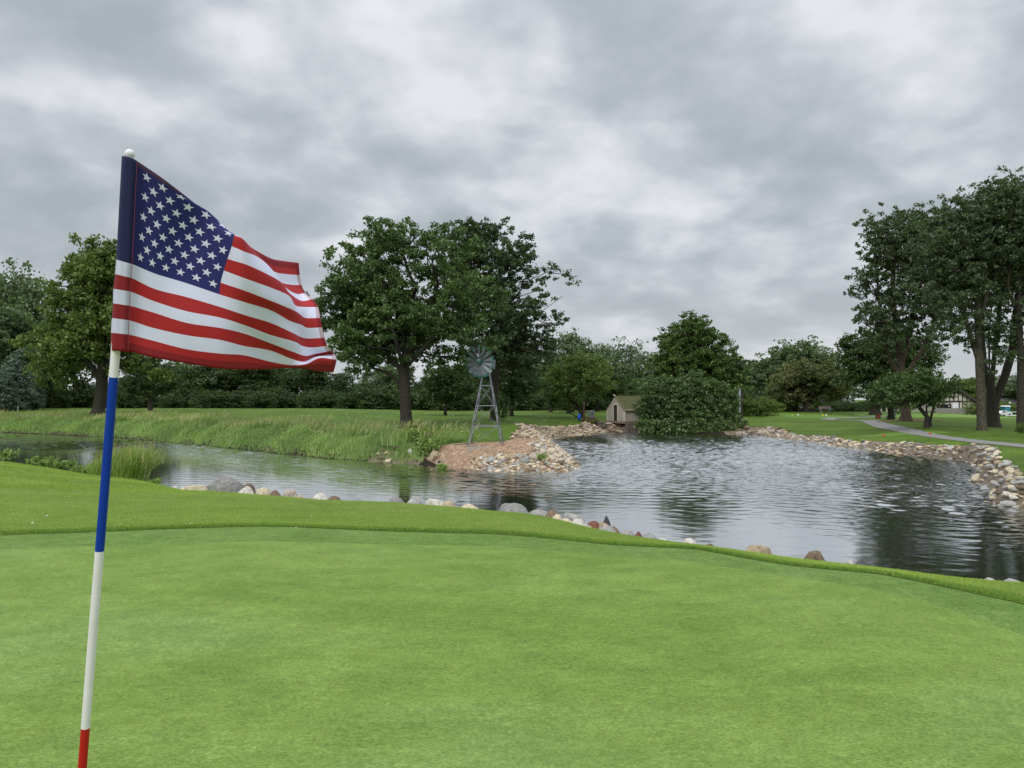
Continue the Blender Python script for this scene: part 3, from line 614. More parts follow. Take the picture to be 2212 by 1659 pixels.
tipW = [(wet(u, v).x, wet(u, v).y) for u, v in tipP]
tx = np.array(tipW); print('tip', np.round(tipW, 1).tolist())
def fill(poly, n, smin, smax, cols, rnd, label, group, sc=(1, 1, .8), sink=.35, mind=.7):
    P = np.array(poly); lo, hi = P.min(0), P.max(0); got = []; tries = 0
    while len(got) < n and tries < n * 60:
        tries += 1; x, y = rng.uniform(lo, hi)
        if not inpoly(np.array([x]), np.array([y]), P)[0]: continue
        s = smin + (smax - smin) * rng.random() ** 1.3
        if any((x - a) ** 2 + (y - b) ** 2 < (mind * (s + c)) ** 2 for a, b, c in got): continue
        got.append((x, y, s)); c = cols[rng.integers(len(cols))]
        rk(x, y, s, c, rng.random() < rnd, label.format(c=c), group, sink=sink, sc=(sc[0] * rng.uniform(.85, 1.25), sc[1] * rng.uniform(.8, 1.1), sc[2] * rng.uniform(.8, 1.1)))
for pl_, nf_ in (([(1002, 1017), (1022, 1001), (1045, 988), (1100, 989), (1150, 985), (1215, 984), (1257, 1010), (1225, 1021), (1130, 1022), (1040, 1020)], 520), (tipP[5:11] + [(1215, 990), (1160, 990)], 420)):
    fill([(wet(u, v).x, wet(u, v).y) for u, v in pl_], nf_, .085, .17, ['cream', 'tan', 'off-white', 'pale grey', 'tan', 'brown', 'pinkish', 'grey', 'cream'], .5, 'small {c} cobble packed between the bigger ones on the peninsula tip', 'small cobbles on the peninsula tip', mind=.34, sink=.22)
def band(u_v, w0, w1, n, smin, smax, cols, rnd, label, group, sc=(1.2, .9, .7), inw=.2, sink=.35, mind=.6, bed=True):
    """stones along a stretch of shore given in picture units; w0, w1 width of the band on land"""
    P = np.array([(G(u, v).x, G(u, v).y) for u, v in u_v]); L = np.hypot(*np.diff(P, axis=0).T); cum = np.concatenate([[0], np.cumsum(L)]); got = []; tries = 0
    if bed:
        wm_ = (w0 + w1) / 2; cen = []
        for i in range(len(P)):
            d = P[min(i + 1, len(P) - 1)] - P[max(i - 1, 0)]; nn = np.array([-d[1], d[0]]) / (np.hypot(*d) + 1e-9)
            if sdist(np.array([P[i][0] + nn[0] * .5]), np.array([P[i][1] + nn[1] * .5]))[0] < 0: nn = -nn
            w = w0 + (w1 - w0) * cum[i] / cum[-1]; cen.append(P[i] + nn * (w * .94 - .4) / 2)
        ribbon('stone_bed', cen, [(w0 + (w1 - w0) * q / 12) * 1.0 + .45 for q in range(13)], M['bed'], .022, n=10)
    while len(got) < n and tries < n * 40:
        tries += 1; q = rng.random() * cum[-1]; x = np.interp(q, cum, P[:, 0]); y = np.interp(q, cum, P[:, 1]); i = min(np.searchsorted(cum, q), len(L)) - 1; i = max(i, 0)
        d = (P[i + 1] - P[i]); nn = np.array([-d[1], d[0]]) / (np.hypot(*d) + 1e-9)
        if sdist(np.array([x + nn[0] * .5]), np.array([y + nn[1] * .5]))[0] < 0: nn = -nn
        wd = w0 + (w1 - w0) * q / cum[-1]; o = rng.uniform(-inw, wd); x += nn[0] * o; y += nn[1] * o
        s = smin + (smax - smin) * rng.random() ** 1.8
        if any((x - a) ** 2 + (y - b) ** 2 < (mind * (s + c)) ** 2 for a, b, c in got): continue
        got.append((x, y, s)); c = cols[rng.integers(len(cols))]
        rk(x, y, s, c, rng.random() < rnd, label.format(c=c), group, sink=sink, sc=(sc[0] * rng.uniform(.8, 1.3), sc[1] * rng.uniform(.8, 1.1), sc[2] * rng.uniform(.75, 1.2)))
rr = [(2212, 1098), (2173, 1093), (2150, 1087), (2141, 1078), (2149, 1068), (2141, 1056), (2130, 1048), (2109, 1040), (2117, 1028), (2121, 1015), (2110, 1004), (2088, 998), (2060, 994), (2009, 988)]
# big stones of the right shore, described
cr7u, cr7v = lambda x: 1810.4 + .19843 * x, lambda y: 768.05 + .19843 * y
for x, y, w, c, r_, lb in [(1560, 1165, 95, 'brown', 1, 'round reddish brown boulder on the right shore beside a cream one'), (1515, 1160, 80, 'cream', 0, 'cream boulder hidden half behind the reddish brown one'), (1655, 1250, 130, 'pale grey', 0, 'largest grey boulder where the right shore bends'),
                           (1750, 1220, 130, 'tan', 0, 'wide flat tan slab behind the largest right shore boulder'), (1800, 1235, 110, 'pale grey', 0, 'flat grey slab at the outer bend of the right shore'), (1620, 1195, 90, 'cream', 0, 'cream stone between brown boulder and flat slabs'),
                           (1700, 1170, 75, 'brown', 1, 'dark brown stone at the grass edge of the right shore'), (1650, 1310, 80, 'tan', 0, 'tan stone under the largest right shore boulder'), (1620, 1345, 80, 'pale grey', 0, 'pale slab below the bend of the right shore'),
                           (1700, 1395, 60, 'pinkish', 1, 'pinkish round stone at the grass edge below the bend'), (1570, 1385, 75, 'cream', 0, 'cream stone at the waterline below the bend'), (1745, 1440, 110, 'pale grey', 0, 'long grey stone on the lower right shore'),
                           (1830, 1480, 110, 'pale grey', 0, 'whitish grey stone above the big square block on the lower right shore'), (1710, 1495, 80, 'cream', 0, 'flat cream stone at the waterline of the lower right shore'), (1850, 1580, 140, 'off-white', 0, 'big square pale block on the lower right shore'),
                           (1700, 1580, 90, 'cream', 1, 'rounded cream boulder standing furthest out at the lower right shore'), (1940, 1560, 80, 'brown', 0, 'pinkish brown block right of the big square block'), (1920, 1640, 170, 'off-white', 0, 'long flat whitish slab lying in the water at the lower right'),
                           (2010, 1610, 80, 'cream', 0, 'cream stone at the right picture edge of the shore'), (290, 955, 60, 'grey', 1, 'blue grey round boulder on the far right shore'), (225, 960, 45, 'tan', 1, 'orange tan boulder left of the blue grey one'), (555, 1005, 70, 'cream', 0, 'cream stone above the crossed flat slabs')]:
    onpen(cr7u(x), cr7v(y), w * .19843, c, r_, lb, .62)
band([(2230, 1099), (2212, 1098), (2173, 1093), (2150, 1087), (2141, 1078)], .7, .7, 26, .10, .22, ['cream', 'tan', 'off-white', 'pale grey', 'brown'], .3, '{c} stone at the lower end of the right shore', 'rocks at the lower end of the right shore', mind=.45)
warm = ['cream', 'tan', 'tan', 'cream', 'pale grey', 'brown', 'pale grey', 'grey']
band(rr, .75, .55, 130, .10, .24, warm + ['off-white', 'grey'], .3, '{c} stone among the rocks of the right shore bend', 'rocks of the right shore bend', mind=.45)
rf = [(2060, 994), (2009, 988), (1950, 981), (1900, 974.5), (1855, 970), (1810, 966), (1760, 954), (1700, 949), (1640, 940), (1620, 938)]
NECK = [(1102, 949), (1108, 938), (1150, 929), (1200, 927), (1195, 946), (1168, 956), (1140, 949)]
NECKW = [(hit(u, v).x, hit(u, v).y) for u, v in NECK]; lay('stone_bed', NECKW, M['bed'], .025, n=14)
fill(NECKW, 230, .10, .24, ['tan', 'brown', 'tan', 'cream', 'pinkish'], 0, '{c} angular stone where the gravel meets the riprap behind the windmill', 'stones behind the windmill gravel', sc=(1.2, .8, .8), mind=.42)
band(rf, .5, 1.3, 420, .09, .20, warm, .3, '{c} stone in the rock edging below the tee on the right shore', 'stones edging the far right shore', mind=.45)
lf = [(1170, 957), (1166, 954), (1185, 948), (1215, 944), (1265, 938), (1290, 936), (1310, 933)]
band(lf, 1.5, 2.0, 560, .12, .30, ['tan', 'brown', 'tan', 'cream', 'pinkish', 'tan'], .0, '{c} angular stone in the riprap between windmill and shed', 'riprap between windmill and shed', sc=(1.2, .8, .75), mind=.40)
sf = [(1310, 933), (1340, 932), (1370, 933.5), (1400, 935), (1440, 936)]
band(sf, 1.6, 1.0, 45, .2, .5, ['tan', 'brown', 'pinkish', 'tan'], .0, '{c} slab on the bank below the shed', 'slabs on the bank below the shed', sc=(1.3, .8, .6), mind=.5)
band([(1585, 938.5), (1600, 939), (1620, 938.5), (1660, 943)], 1.5, 2.0, 18, .25, .6, ['tan', 'brown', 'pinkish'], .0, '{c} slab on the bank right of the tall post', 'slabs right of the tall post', sc=(1.4, .8, .6), mind=.55)
lw = [(795, 997), (840, 1000), (870, 1001), (905, 1004)]
band(lw, .9, .9, 16, .12, .36, ['tan', 'cream', 'brown'], .0, '{c} slab at the left root of the peninsula', 'slabs at the left root of the peninsula', sc=(1.3, .8, .6))
p = hit(938, 993); rk(p.x, p.y, .52, 'tan', False, 'large tan slab leaning at the left end of the gravel bed', None, sc=(1, .6, .8))
p = hit(930, 999); rk(p.x, p.y, .30, 'tan', False, 'small tan slab left of the cinder block', None, sc=(1, .6, .6))
p = hit(887, 985); rk(p.x, p.y, .34, 'pale grey', False, 'grey slab tilted in the weeds left of the gravel bed', None, sc=(1, .5, .9))

rocks.sort(key=lambda q: -(q['s'][0] / q['D']) * (100 if q['label'] and q['group'] is None else 1))
Vs, Fs, Cs = [], [], []; off = 0
for i, q in enumerate(rocks):
    H = (HRND if q['rnd'] else HANG); mesh = q.get('mesh') or H[i % len(H)]
    if i < 298:
        o = bpy.data.objects.new('rock', mesh); C.objects.link(o); o.location = q['p']; o.scale = q['s']; o.rotation_euler = q['r']
        j = random.uniform(.85, 1.15); o.color = (*[k * j for k in COL[q['c']]], 1)
        lb = q['label'].replace('tan', 'tan')
        tag(o, lb, 'rock', q['group'])
    else:
        co = np.empty(len(mesh.vertices) * 3); mesh.vertices.foreach_get('co', co); co = co.reshape(-1, 3) * q['s']
        from mathutils import Euler
        Rm = np.array(Euler(q['r']).to_matrix()); co = co @ Rm.T + np.array(q['p'])
        f = np.array([p.vertices[:] for p in mesh.polygons]); Vs.append(co); Fs.append(f + off); off += len(co)
        Cs.append(np.tile(np.array(COL[q['c']]) * random.uniform(.85, 1.15), (len(co), 1)))
if Vs:
    o = link('rubble', mesh_np('rubble', np.concatenate(Vs), np.concatenate(Fs), col=np.concatenate(Cs)), M['rubble']); tag(o, 'loose small stones of the shore edging and riprap', 'rubble', kind='stuff')
print('rocks', len(rocks))

# gravel pebbles on the peninsula
ico = [np.array(h) for h in [[(1, 0, -.3), (-.5, .87, -.3), (-.5, -.87, -.3), (0, 0, .6), (.4, .5, .4)], [(1, .2, -.3), (-.6, .7, -.3), (-.5, -.7, -.3), (.1, -.1, .5), (-.3, .5, .5)]]]
icf = np.array([(0, 1, 4), (1, 2, 3), (2, 0, 3), (0, 4, 3), (4, 1, 3)])
def pebbles(name, poly, n, s0, s1, cols, label, lift=.03):
    P = np.array(poly); lo, hi = P.min(0), P.max(0); pts = rng.uniform(lo, hi, (n * 4, 2)); pts = pts[inpoly(pts[:, 0], pts[:, 1], P)][:n]
    z = gz(pts[:, 0], pts[:, 1]) + lift; n = len(pts); s = rng.uniform(s0, s1, n); a = rng.uniform(0, 6.28, n)
    base = np.stack([ico[0], ico[1]])[rng.integers(0, 2, n)]; ca_, sa = np.cos(a)[:, None], np.sin(a)[:, None]
    x = base[..., 0] * ca_ - base[..., 1] * sa; y = (base[..., 0] * sa + base[..., 1] * ca_) * .8; V = np.stack([x, y, base[..., 2]], -1) * s[:, None, None]
    V += np.stack([pts[:, 0], pts[:, 1], z], -1)[:, None]; Fc = icf[None] + (np.arange(n) * 5)[:, None, None]
    c = np.array(cols)[rng.integers(0, len(cols), n)] * rng.uniform(.75, 1.25, (n, 1)); c = np.repeat(c, 5, 0)
    tag(link(name, mesh_np(name, V.reshape(-1, 3), Fc.reshape(-1, 3), col=c), M['rubble']), label, 'gravel', kind='stuff')
pebbles('gravel', gpw, 26000, .018, .045, [(.46, .30, .19), (.56, .40, .27), (.36, .22, .14), (.64, .52, .40), (.42, .29, .20), (.28, .18, .12)], 'reddish tan pebbles spread around the windmill foot')
gp2 = [(1262, 924), (1285, 914), (1320, 914), (1345, 918), (1352, 926), (1335, 931), (1318, 931), (1300, 925)]
gp2w = [(hit(u, v).x, hit(u, v).y) for u, v in gp2]
lay('gravel_slope', gp2w, M['gravel'], .03, n=14)
pebbles('gravel', gp2w, 3500, .03, .07, [(.34, .24, .16), (.28, .2, .14), (.2, .14, .1)], 'brown gravel slope below the pump and shed')

# ------------------------------------------------------------------ grass blades
def blades(n, x, y, h, w, lean=(.35, 0.0), seg=1, spread=.35, z=None):
    """numpy blades: seg 1 = one triangle, seg 2 = a bent blade of a quad and a tip (as two quads)"""
    if z is None: z = gz(x, y)
    a = rng.uniform(0, 2 * math.pi, n); dx = np.cos(a) * w / 2; dy = np.sin(a) * w / 2
    lx = (rng.normal(lean[0], spread, n)) * h; ly = rng.normal(lean[1], spread, n) * h
    b0 = np.stack([x - dx, y - dy, z - .01], -1); b1 = np.stack([x + dx, y + dy, z - .01], -1)
    if seg == 1:
        tip = np.stack([x + lx, y + ly, z + h], -1); V = np.stack([b0, b1, tip], 1); Fc = np.arange(n * 3).reshape(n, 3); return V.reshape(-1, 3), Fc
    m0 = np.stack([x - dx * .8 + lx * .3, y - dy * .8 + ly * .3, z + h * .62], -1); m1 = np.stack([x + dx * .8 + lx * .3, y + dy * .8 + ly * .3, z + h * .62], -1)
    t0 = np.stack([x + lx - dx * .15, y + ly, z + h * .98], -1); t1 = np.stack([x + lx + dx * .15, y + ly, z + h], -1)
    V = np.stack([b0, b1, m0, m1, t0, t1], 1).reshape(-1, 3); k = (np.arange(n) * 6)[:, None]
    Fc = np.concatenate([k + np.array([[0, 1, 3, 2]]), k + np.array([[2, 3, 5, 4]])]); return V, Fc
def frn(th): return np.interp(th, FTH[:184], FRB[:184])
# mown rough between the fringe and the pond
n = 520000; th = rng.uniform(-.70, .70, n); r = frn(th) + .01 + (rng.random(n) ** 1.5) * 11; x = r * np.sin(th); y = r * np.cos(th)
d = sdist(x, y); k = (d > .15); x, y, r, th = x[k], y[k], r[k], th[k]
edge = np.clip(1 - (r - frn(th)) / .5, 0, 1)
V, Fc = blades(len(x), x, y, rng.uniform(.012, .032, len(x)) * (1 + .35 * edge * rng.random(len(x))), .006 + .0006 * r, lean=(.2, .1))
n = 60000; th = rng.uniform(-.74, .74, n); r = frn(th) + .0 + rng.random(n) ** 1.4 * .42; x = r * np.sin(th); y = r * np.cos(th)
Ve, Fe = blades(n, x, y, rng.uniform(.018, .046, n) * (1.1 - .5 * (r - frn(th)) / .42), .008, lean=(.15, -.1))
tag(link('collar_grass', mesh_np('collar_grass', Ve, Fe), M['edge']), 'longer grass with shade put into its darker green, standing along the outer edge of the collar', 'grass', kind='stuff')
n = 260000; th = rng.uniform(-.70, .30, n); r = frn(th) + 9 + rng.random(n) * 22; x = r * np.sin(th); y = r * np.cos(th); d = sdist(x, y); re_ = np.interp(th, _th, _re); k = (d > .1) & (r < re_); x, y, r = x[k], y[k], r[k]
V2, Fc2 = blades(len(x), x, y, rng.uniform(.03, .06, len(x)), .018, lean=(.2, .1)); Fc = np.concatenate([Fc, Fc2 + len(V)]); V = np.concatenate([V, V2])
tag(link('rough_grass', mesh_np('rough_grass', V, Fc), M['blade']), 'mown rough grass ringing the green above the pond', 'grass', kind='stuff')
# tall unmown grass along the far bank of the channel
def shoreband(u_v, n, w0, w1, pw=1.0, off=.1):
    P = np.array([(G(u, v).x, G(u, v).y) for u, v in u_v]); L = np.hypot(*np.diff(P, axis=0).T); cum = np.concatenate([[0], np.cumsum(L)]); q = rng.random(n) * cum[-1]
    x = np.interp(q, cum, P[:, 0]); y = np.interp(q, cum, P[:, 1]); i = np.clip(np.searchsorted(cum, q) - 1, 0, len(L) - 1); d = np.diff(P, axis=0)[i]
    nn = np.stack([-d[:, 1], d[:, 0]], -1) / np.hypot(d[:, 0], d[:, 1])[:, None]; s = np.sign((nn * np.array([0, 1])).sum(1)); nn *= s[:, None]
    wd = w0 + (w1 - w0) * q / cum[-1]; wd = wd * (1 + .25 * np.sin(q * .9) + .18 * np.sin(q * 2.3 + 1)); o = off + rng.random(n) ** pw * wd; return x + nn[:, 0] * o, y + nn[:, 1] * o, o / wd, q
ch = [(-450, 912), (-250, 922), (0, 935), (70, 937), (130, 940), (240, 945), (330, 953), (400, 960), (480, 967), (560, 975), (640, 984), (700, 990), (800, 997), (870, 1001), (915, 1004)]
x, y, t_, q = shoreband(ch, 165000, 5.2, 3.2, off=-.02)
t_ = np.clip(t_, 0, 1); hh = (.20 + .28 * np.sin(t_ * math.pi) ** .7) * (.5 + .85 * np.clip(np.sin(x * 1.7 + .6 * np.sin(y * 1.1)) * np.sin(y * 1.3 + x * .4) + .3, 0, 1)) * (.62 + .5 * np.clip(np.sin(q * .55 + .6) * .5 + .5 + .35 * np.sin(q * 1.9), 0, 1.3)) * rng.uniform(.55, 1.15, len(x))
V, Fc = blades(len(x), x, y, hh, .030, lean=(.38, .02), seg=2, spread=.22)
tag(link('tall_grass', mesh_np('tall_grass', V, Fc), M['tall']), 'unmown waving grass on the far bank of the channel', 'tall grass', kind='stuff')
x, y, t_, q = shoreband(ch, 5200, 5.0, 3.2, off=.8)
hb = (.50 + .40 * np.clip(np.sin(q * .55 + .6) * .5 + .5, 0, 1)) * rng.uniform(.75, 1.15, len(x)); zb = gz(x, y) + hb * .72
V, Fc = blades(len(x), x + .28 * hb, y, hb * .34, .05, lean=(.5, 0), seg=2, spread=.15, z=zb)
tag(link('grass_seed_heads', mesh_np('grass_seed_heads', V, Fc), M['seed']), 'pale seed heads over the unmown grass of the far bank', 'seed heads', kind='stuff')
# ragged low growth along the waterline of the left shore and pale fallen leaves on the lawns
V_, F_ = [], []; o_ = 0
def leafquads(c, size, rg, up=.5):
    n = len(c); a = rg.normal(size=(n, 3)); a /= np.linalg.norm(a, axis=1)[:, None]; nn = rg.normal(size=(n, 3)); nn[:, 2] += up; nn -= a * (nn * a).sum(1)[:, None]; nn /= np.linalg.norm(nn, axis=1)[:, None] + 1e-9
    b = np.cross(nn, a); s = size[:, None]; L = a * s; Wd = b * s * .62
    V = np.stack([c - L, c + Wd * .9, c + L, c - Wd * .9], 1).reshape(-1, 3); k = (np.arange(n) * 4)[:, None]; return V, k + np.array([[0, 1, 2, 3]])
M['litter'] = mat('pale_leaf', (.50, .52, .36), .8)
us = np.concatenate([rng.uniform(620, 1240, 420), rng.uniform(640, 1000, 200), rng.uniform(0, 1000, 16)]); vs = np.concatenate([rng.uniform(884, 955, 420), rng.uniform(896, 925, 200), rng.uniform(1045, 1160, 16)])
pts = []
for u, v in zip(us, vs):
    h = hit(u, v)
    if sdist(np.array([h.x]), np.array([h.y]))[0] > 2.5 and not inpoly(np.array([h.x]), np.array([h.y]), gpw)[0]: pts.append((h.x, h.y, h.z + .035 + (.02 if v > 1040 else 0)))
for _ in range(34):
    D_ = rng.uniform(2.6, 7.2); x_ = XU(rng.uniform(200, 2212), D_); pts.append((x_, D_, gz1(x_, D_) + .016))
pts = np.array(pts); sz = np.where(pts[:, 1] < 7.3, rng.uniform(.003, .008, len(pts)), np.where(pts[:, 1] < 30, .022, rng.uniform(.03, .09, len(pts))))
n = len(pts); a = rng.uniform(0, 6.28, n); L = np.stack([np.cos(a), np.sin(a), rng.normal(0, .15, n)], -1) * sz[:, None]; B = np.stack([-np.sin(a), np.cos(a), rng.normal(0, .3, n)], -1) * sz[:, None] * .6
tag(link('fallen_leaves', mesh_np('fallen_leaves', np.stack([pts - L, pts + B, pts + L, pts - B], 1).reshape(-1, 3), np.arange(n * 4).reshape(n, 4)), M['litter']), 'pale wind torn leaves scattered over the mown lawn', 'fallen leaves', kind='stuff')
# ================================================================== trees
def make_tree(name, label, cat, base, H, lobes, trunk, r0, leafm, barkm, seed, ncl=150, sub=5, nl=36, rc=.30, rs=.7, ls=.12, parent_group=None, limbs=(), up=.6, bare=None, sag=.0, rz=0, wind=.0):
    """lobes: (cx, cy, cz, rx, ry, rz, weight) in metres from the base; trunk: polyline; limbs: further polylines starting on it"""
    rg = np.random.default_rng(seed)
    L = np.array(lobes, float); wv = L[:, 3] * L[:, 4] * L[:, 5] * L[:, 6]; pick = rg.choice(len(L), ncl * 3, p=wv / wv.sum())
    dv = rg.normal(size=(ncl * 3, 3)); dv /= np.linalg.norm(dv, axis=1)[:, None]; rr_ = rg.random(ncl * 3) ** .42
    P = L[pick, :3] + dv * rr_[:, None] * L[pick, 3:6]
    lo_ = L[:, 2] - L[:, 5]; P = P[P[:, 2] > lo_.min()]
    keep = []; md = (wv.sum() / ncl) ** (1 / 3) * .55
    for p in P:
        if len(keep) >= ncl: break
        if not keep or (np.linalg.norm(np.array(keep) - p, axis=1).min() > md): keep.append(p)
    P = np.array(keep); dn_ = np.sort(np.linalg.norm(P[:, None] - P[None], axis=2), axis=1)[:, 1:4].mean(1); P = P[dn_ < 1.45 * np.median(dn_)]
    nodes = []; par = []; lead = []
    def addline(pl, start=-1):
        prev = start; first = True
        for i in range(len(pl) - 1):
            a, b = np.array(pl[i], float), np.array(pl[i + 1], float); k = max(1, int(np.linalg.norm(b - a) / 1.0))
            for j in range(k + (1 if i == len(pl) - 2 else 0)):
                q = a + (b - a) * j / k
                if first and start >= 0: first = False; continue
                first = False
                nodes.append(q); par.append(prev); lead.append(True); prev = len(nodes) - 1
    addline(trunk)
    for lb in limbs:
        q = np.array(lb[0]); s = int(np.argmin(np.linalg.norm(np.array(nodes) - q, axis=1))); addline([nodes[s]] + list(lb[1:]), s)
    st = np.array(trunk[-1]); nb_ = len(nodes)
    order = np.argsort(np.linalg.norm(P - st, axis=1)); tips = []
    zmin = min(l[2] - l[5] for l in lobes)
    for i in order:
        p = P[i]; A = np.array(nodes); dd = np.linalg.norm(A - p, axis=1); cost = dd + 1.1 * np.maximum(0, A[:, 2] - p[2] + .15 * dd) + np.where(A[:, 2] < zmin * .6, 4, 0)
        j = int(np.argmin(cost)); q = A[j]; k = max(1, int(dd[j] / 1.1)); prev = j
        for s in range(1, k + 1):
            t = s / k; w = q + (p - q) * t; w[2] += math.sin(t * math.pi) * .10 * dd[j]; w[:2] += rg.normal(size=2) * .05 * dd[j] * math.sin(t * math.pi); nodes.append(w); par.append(prev); lead.append(False); prev = len(nodes) - 1
        tips.append(prev)
    n = len(nodes); acc = np.zeros(n)
    for t in tips: acc[t] += .018 ** 2.2
    for i in range(n - 1, 0, -1):
        if acc[i] == 0: acc[i] = .02 ** 2.2
        if par[i] >= 0: acc[par[i]] += acc[i]
    rad_ = acc ** (1 / 2.2); rad_ *= r0 / rad_[0]; rad_ = np.maximum(rad_, .012)
    mb = MB(); kids = [[] for _ in range(n)]
    for i, p in enumerate(par):
        if p >= 0: kids[p].append(i)
    for i in range(n):
        if par[i] < 0 or par[i] >= 0 and i != max(kids[par[i]], key=lambda k: rad_[k]):
            chn = [i] if par[i] < 0 else [par[i], i]
            while kids[chn[-1]]: chn.append(max(kids[chn[-1]], key=lambda k: rad_[k]))
            if len(chn) < 2: continue
            rs_ = [rad_[k] for k in chn]
            if par[i] >= 0: rs_[0] = min(rad_[chn[0]], rs_[1] * 1.25)
            pts = [Vector(nodes[k]) for k in chn]
            if par[i] < 0:
                pts = [pts[0] + Vector((0, 0, -.35)), pts[0] + Vector((0, 0, .0)), pts[0] + Vector((0, 0, .35))] + pts[1:]; rs_ = [r0 * 1.75, r0 * 1.5, r0 * 1.12] + [min(r, r0) for r in rs_[1:]]
            mb.tube(pts, rs_, n=10 if rs_[1] > .12 else 5, caps=False)
    T = empty(name, base, label, cat, parent_group, rz)
    mb.build('trunk', barkm, T, smooth=True)
    # leaves
    cc = []
    for p in P:
        k = sub
        if bare is not None:
            for b in bare:
                if sum(((p[i] - b[i]) / b[3 + i]) ** 2 for i in range(3)) < 1: k = max(0, int(sub * b[6]))
        off = np.clip(rg.normal(size=(k, 3)), -1.35, 1.35) * rs * np.array([1, 1, .75]); cc.append(p + off)
    cc = np.concatenate(cc); m = len(cc); sz = rg.uniform(.7, 1.3, m)
    dvv = rg.normal(size=(m, nl, 3)); dvv /= np.linalg.norm(dvv, axis=2)[..., None]; rr2 = rg.random((m, nl, 1)) ** .6
    c = cc[:, None] + dvv * rr2 * rc * np.array([1.15, 1.15, .72]) * sz[:, None, None]; c = c.reshape(-1, 3); c[:, 2] -= sag * rg.random(len(c)); c[:, 0] += wind * rg.random(len(c))
    V, Fc = leafquads(c, rg.uniform(.6, 1.25, len(c)) * ls, rg, up)
    link('crown', mesh_np('crown', V, Fc), leafm, T)
    return T
def copytree(T, base, s, rz, label=None, sz=None, group=None):
    r = T.copy(); C.objects.link(r); r.location = base; r.scale = (s, s, sz or s); r.rotation_euler = (0, 0, rz)
    if label: r['label'] = label
    if group: r['group'] = group
    for ch_ in list(T.children):
        c = ch_.copy(); C.objects.link(c); c.parent = r
    return r
def gb(u, D, dz=0): x = XU(u, D); return Vector((x, D, gz1(x, D) + dz))
def lob(u0, D, base, items):
    """lobes given in picture units: (u, v, ru, rv, weight) with depth radius = ru"""
    k = D / F; out = []
    for it in items:
        u, v, ru, rv, w = it[:5]; dy = it[5] if len(it) > 5 else 0; out.append(((u - u0) * k, dy, ZV(v, D) - base.z, ru * k, ru * k * .85, rv * k, w))
    return out
def tp(u0, D, base, pts): k = D / F; return [((p[0] - u0) * k, p[2] if len(p) > 2 else 0, ZV(p[1], D) - base.z) for p in pts]

# 1 big maple in the middle
D = 49; b = gb(878, D); u0 = 878
make_tree('maple_tree', 'big round wind blown maple on the lawn left of the windmill', 'tree', b, 0,
          lob(u0, D, b, [(880, 620, 150, 135, 1), (790, 690, 112, 110, 1.0), (760, 610, 70, 85, 1.0), (990, 680, 108, 115, 1.0), (850, 540, 85, 60, 1), (930, 555, 90, 65, .8), (1010, 770, 70, 55, 1), (745, 760, 60, 50, 1), (880, 740, 140, 60, .8), (720, 670, 45, 55, 1.2), (965, 525, 60, 48, .9)]),
          tp(u0, D, b, [(878, 922), (876, 880), (874, 835), (872, 800), (878, 760), (888, 700), (890, 640)]), .37, M['leaf_maple'], M['bark'], 11, ncl=330, sub=6, nl=54, rc=.36, rs=.66, ls=.118,
          limbs=[tp(u0, D, b, l) for l in ([(874, 815), (850, 785), (820, 740, 1), (790, 690, 1.5)], [(874, 800), (905, 770, -1), (950, 720, -1.5), (985, 670, -1)], [(873, 805), (868, 760, -1.5), (850, 690, -2), (835, 610, -2)], [(878, 770), (920, 700), (940, 640), (945, 570)], [(874, 830), (835, 805), (790, 790, -1)])],
          bare=[((930 - u0) * D / F, 0, ZV(580, D) - b.z, 2.3, 6, 2.9, .35), ((890 - u0) * D / F, -3, ZV(735, D) - b.z, 2.4, 3, 1.6, .4)])
# 2 poplar behind it
D = 60; b = gb(1068, D); u0 = 1068
make_tree('poplar_tree', 'tall open crowned poplar behind the windmill, sky showing through', 'tree', b, 0,
          lob(u0, D, b, [(1000, 560, 75, 85, .8), (1075, 545, 85, 75, .75), (1060, 640, 120, 110, 1.1), (1150, 580, 70, 65, .55), (1215, 590, 48, 62, .45), (1190, 680, 50, 50, .7), (1100, 740, 100, 80, 1.3), (1150, 770, 60, 60, 1.2), (1232, 620, 24, 34, .9), (1205, 545, 26, 26, .6), (1040, 505, 50, 35, .55), (1000, 500, 55, 32, .5), (1095, 500, 45, 34, .45)]),
          tp(u0, D, b, [(1068, 908), (1066, 860), (1070, 800), (1082, 730), (1085, 650), (1078, 580)]), .31, M['leaf_cotton'], M['bark'], 12, ncl=420, sub=5, nl=28, rc=.30, rs=.62, ls=.13,
          limbs=[tp(u0, D, b, l) for l in ([(1075, 770), (1110, 720), (1160, 680), (1215, 640)], [(1080, 720), (1040, 660), (1010, 590)], [(1085, 680), (1130, 620), (1160, 570)], [(1085, 640), (1050, 570), (1040, 520)])])
# 3 left maple
D = 76; b = gb(215, D); u0 = 215
make_tree('maple_tree', 'rounded yellowish green maple standing behind the flagstick at the left', 'tree', b, 0,
          lob(u0, D, b, [(200, 600, 75, 75, 1), (150, 660, 62, 70, 1), (120, 750, 55, 65, 1), (250, 600, 75, 70, 1), (300, 680, 80, 75, .9), (190, 730, 100, 70, 1), (290, 770, 80, 50, .9), (140, 800, 40, 45, 1), (220, 555, 50, 35, 1)]),
          tp(u0, D, b, [(213, 893), (218, 850), (222, 800), (215, 740), (212, 680), (215, 620)]), .55, M['leaf_light'], M['bark'], 13, ncl=280, sub=5, nl=36, rc=.58, rs=.85, ls=.20,
          limbs=[tp(u0, D, b, l) for l in ([(220, 820), (190, 780), (150, 730)], [(220, 800), (260, 750), (290, 690)], [(216, 760), (240, 700), (255, 630)])])
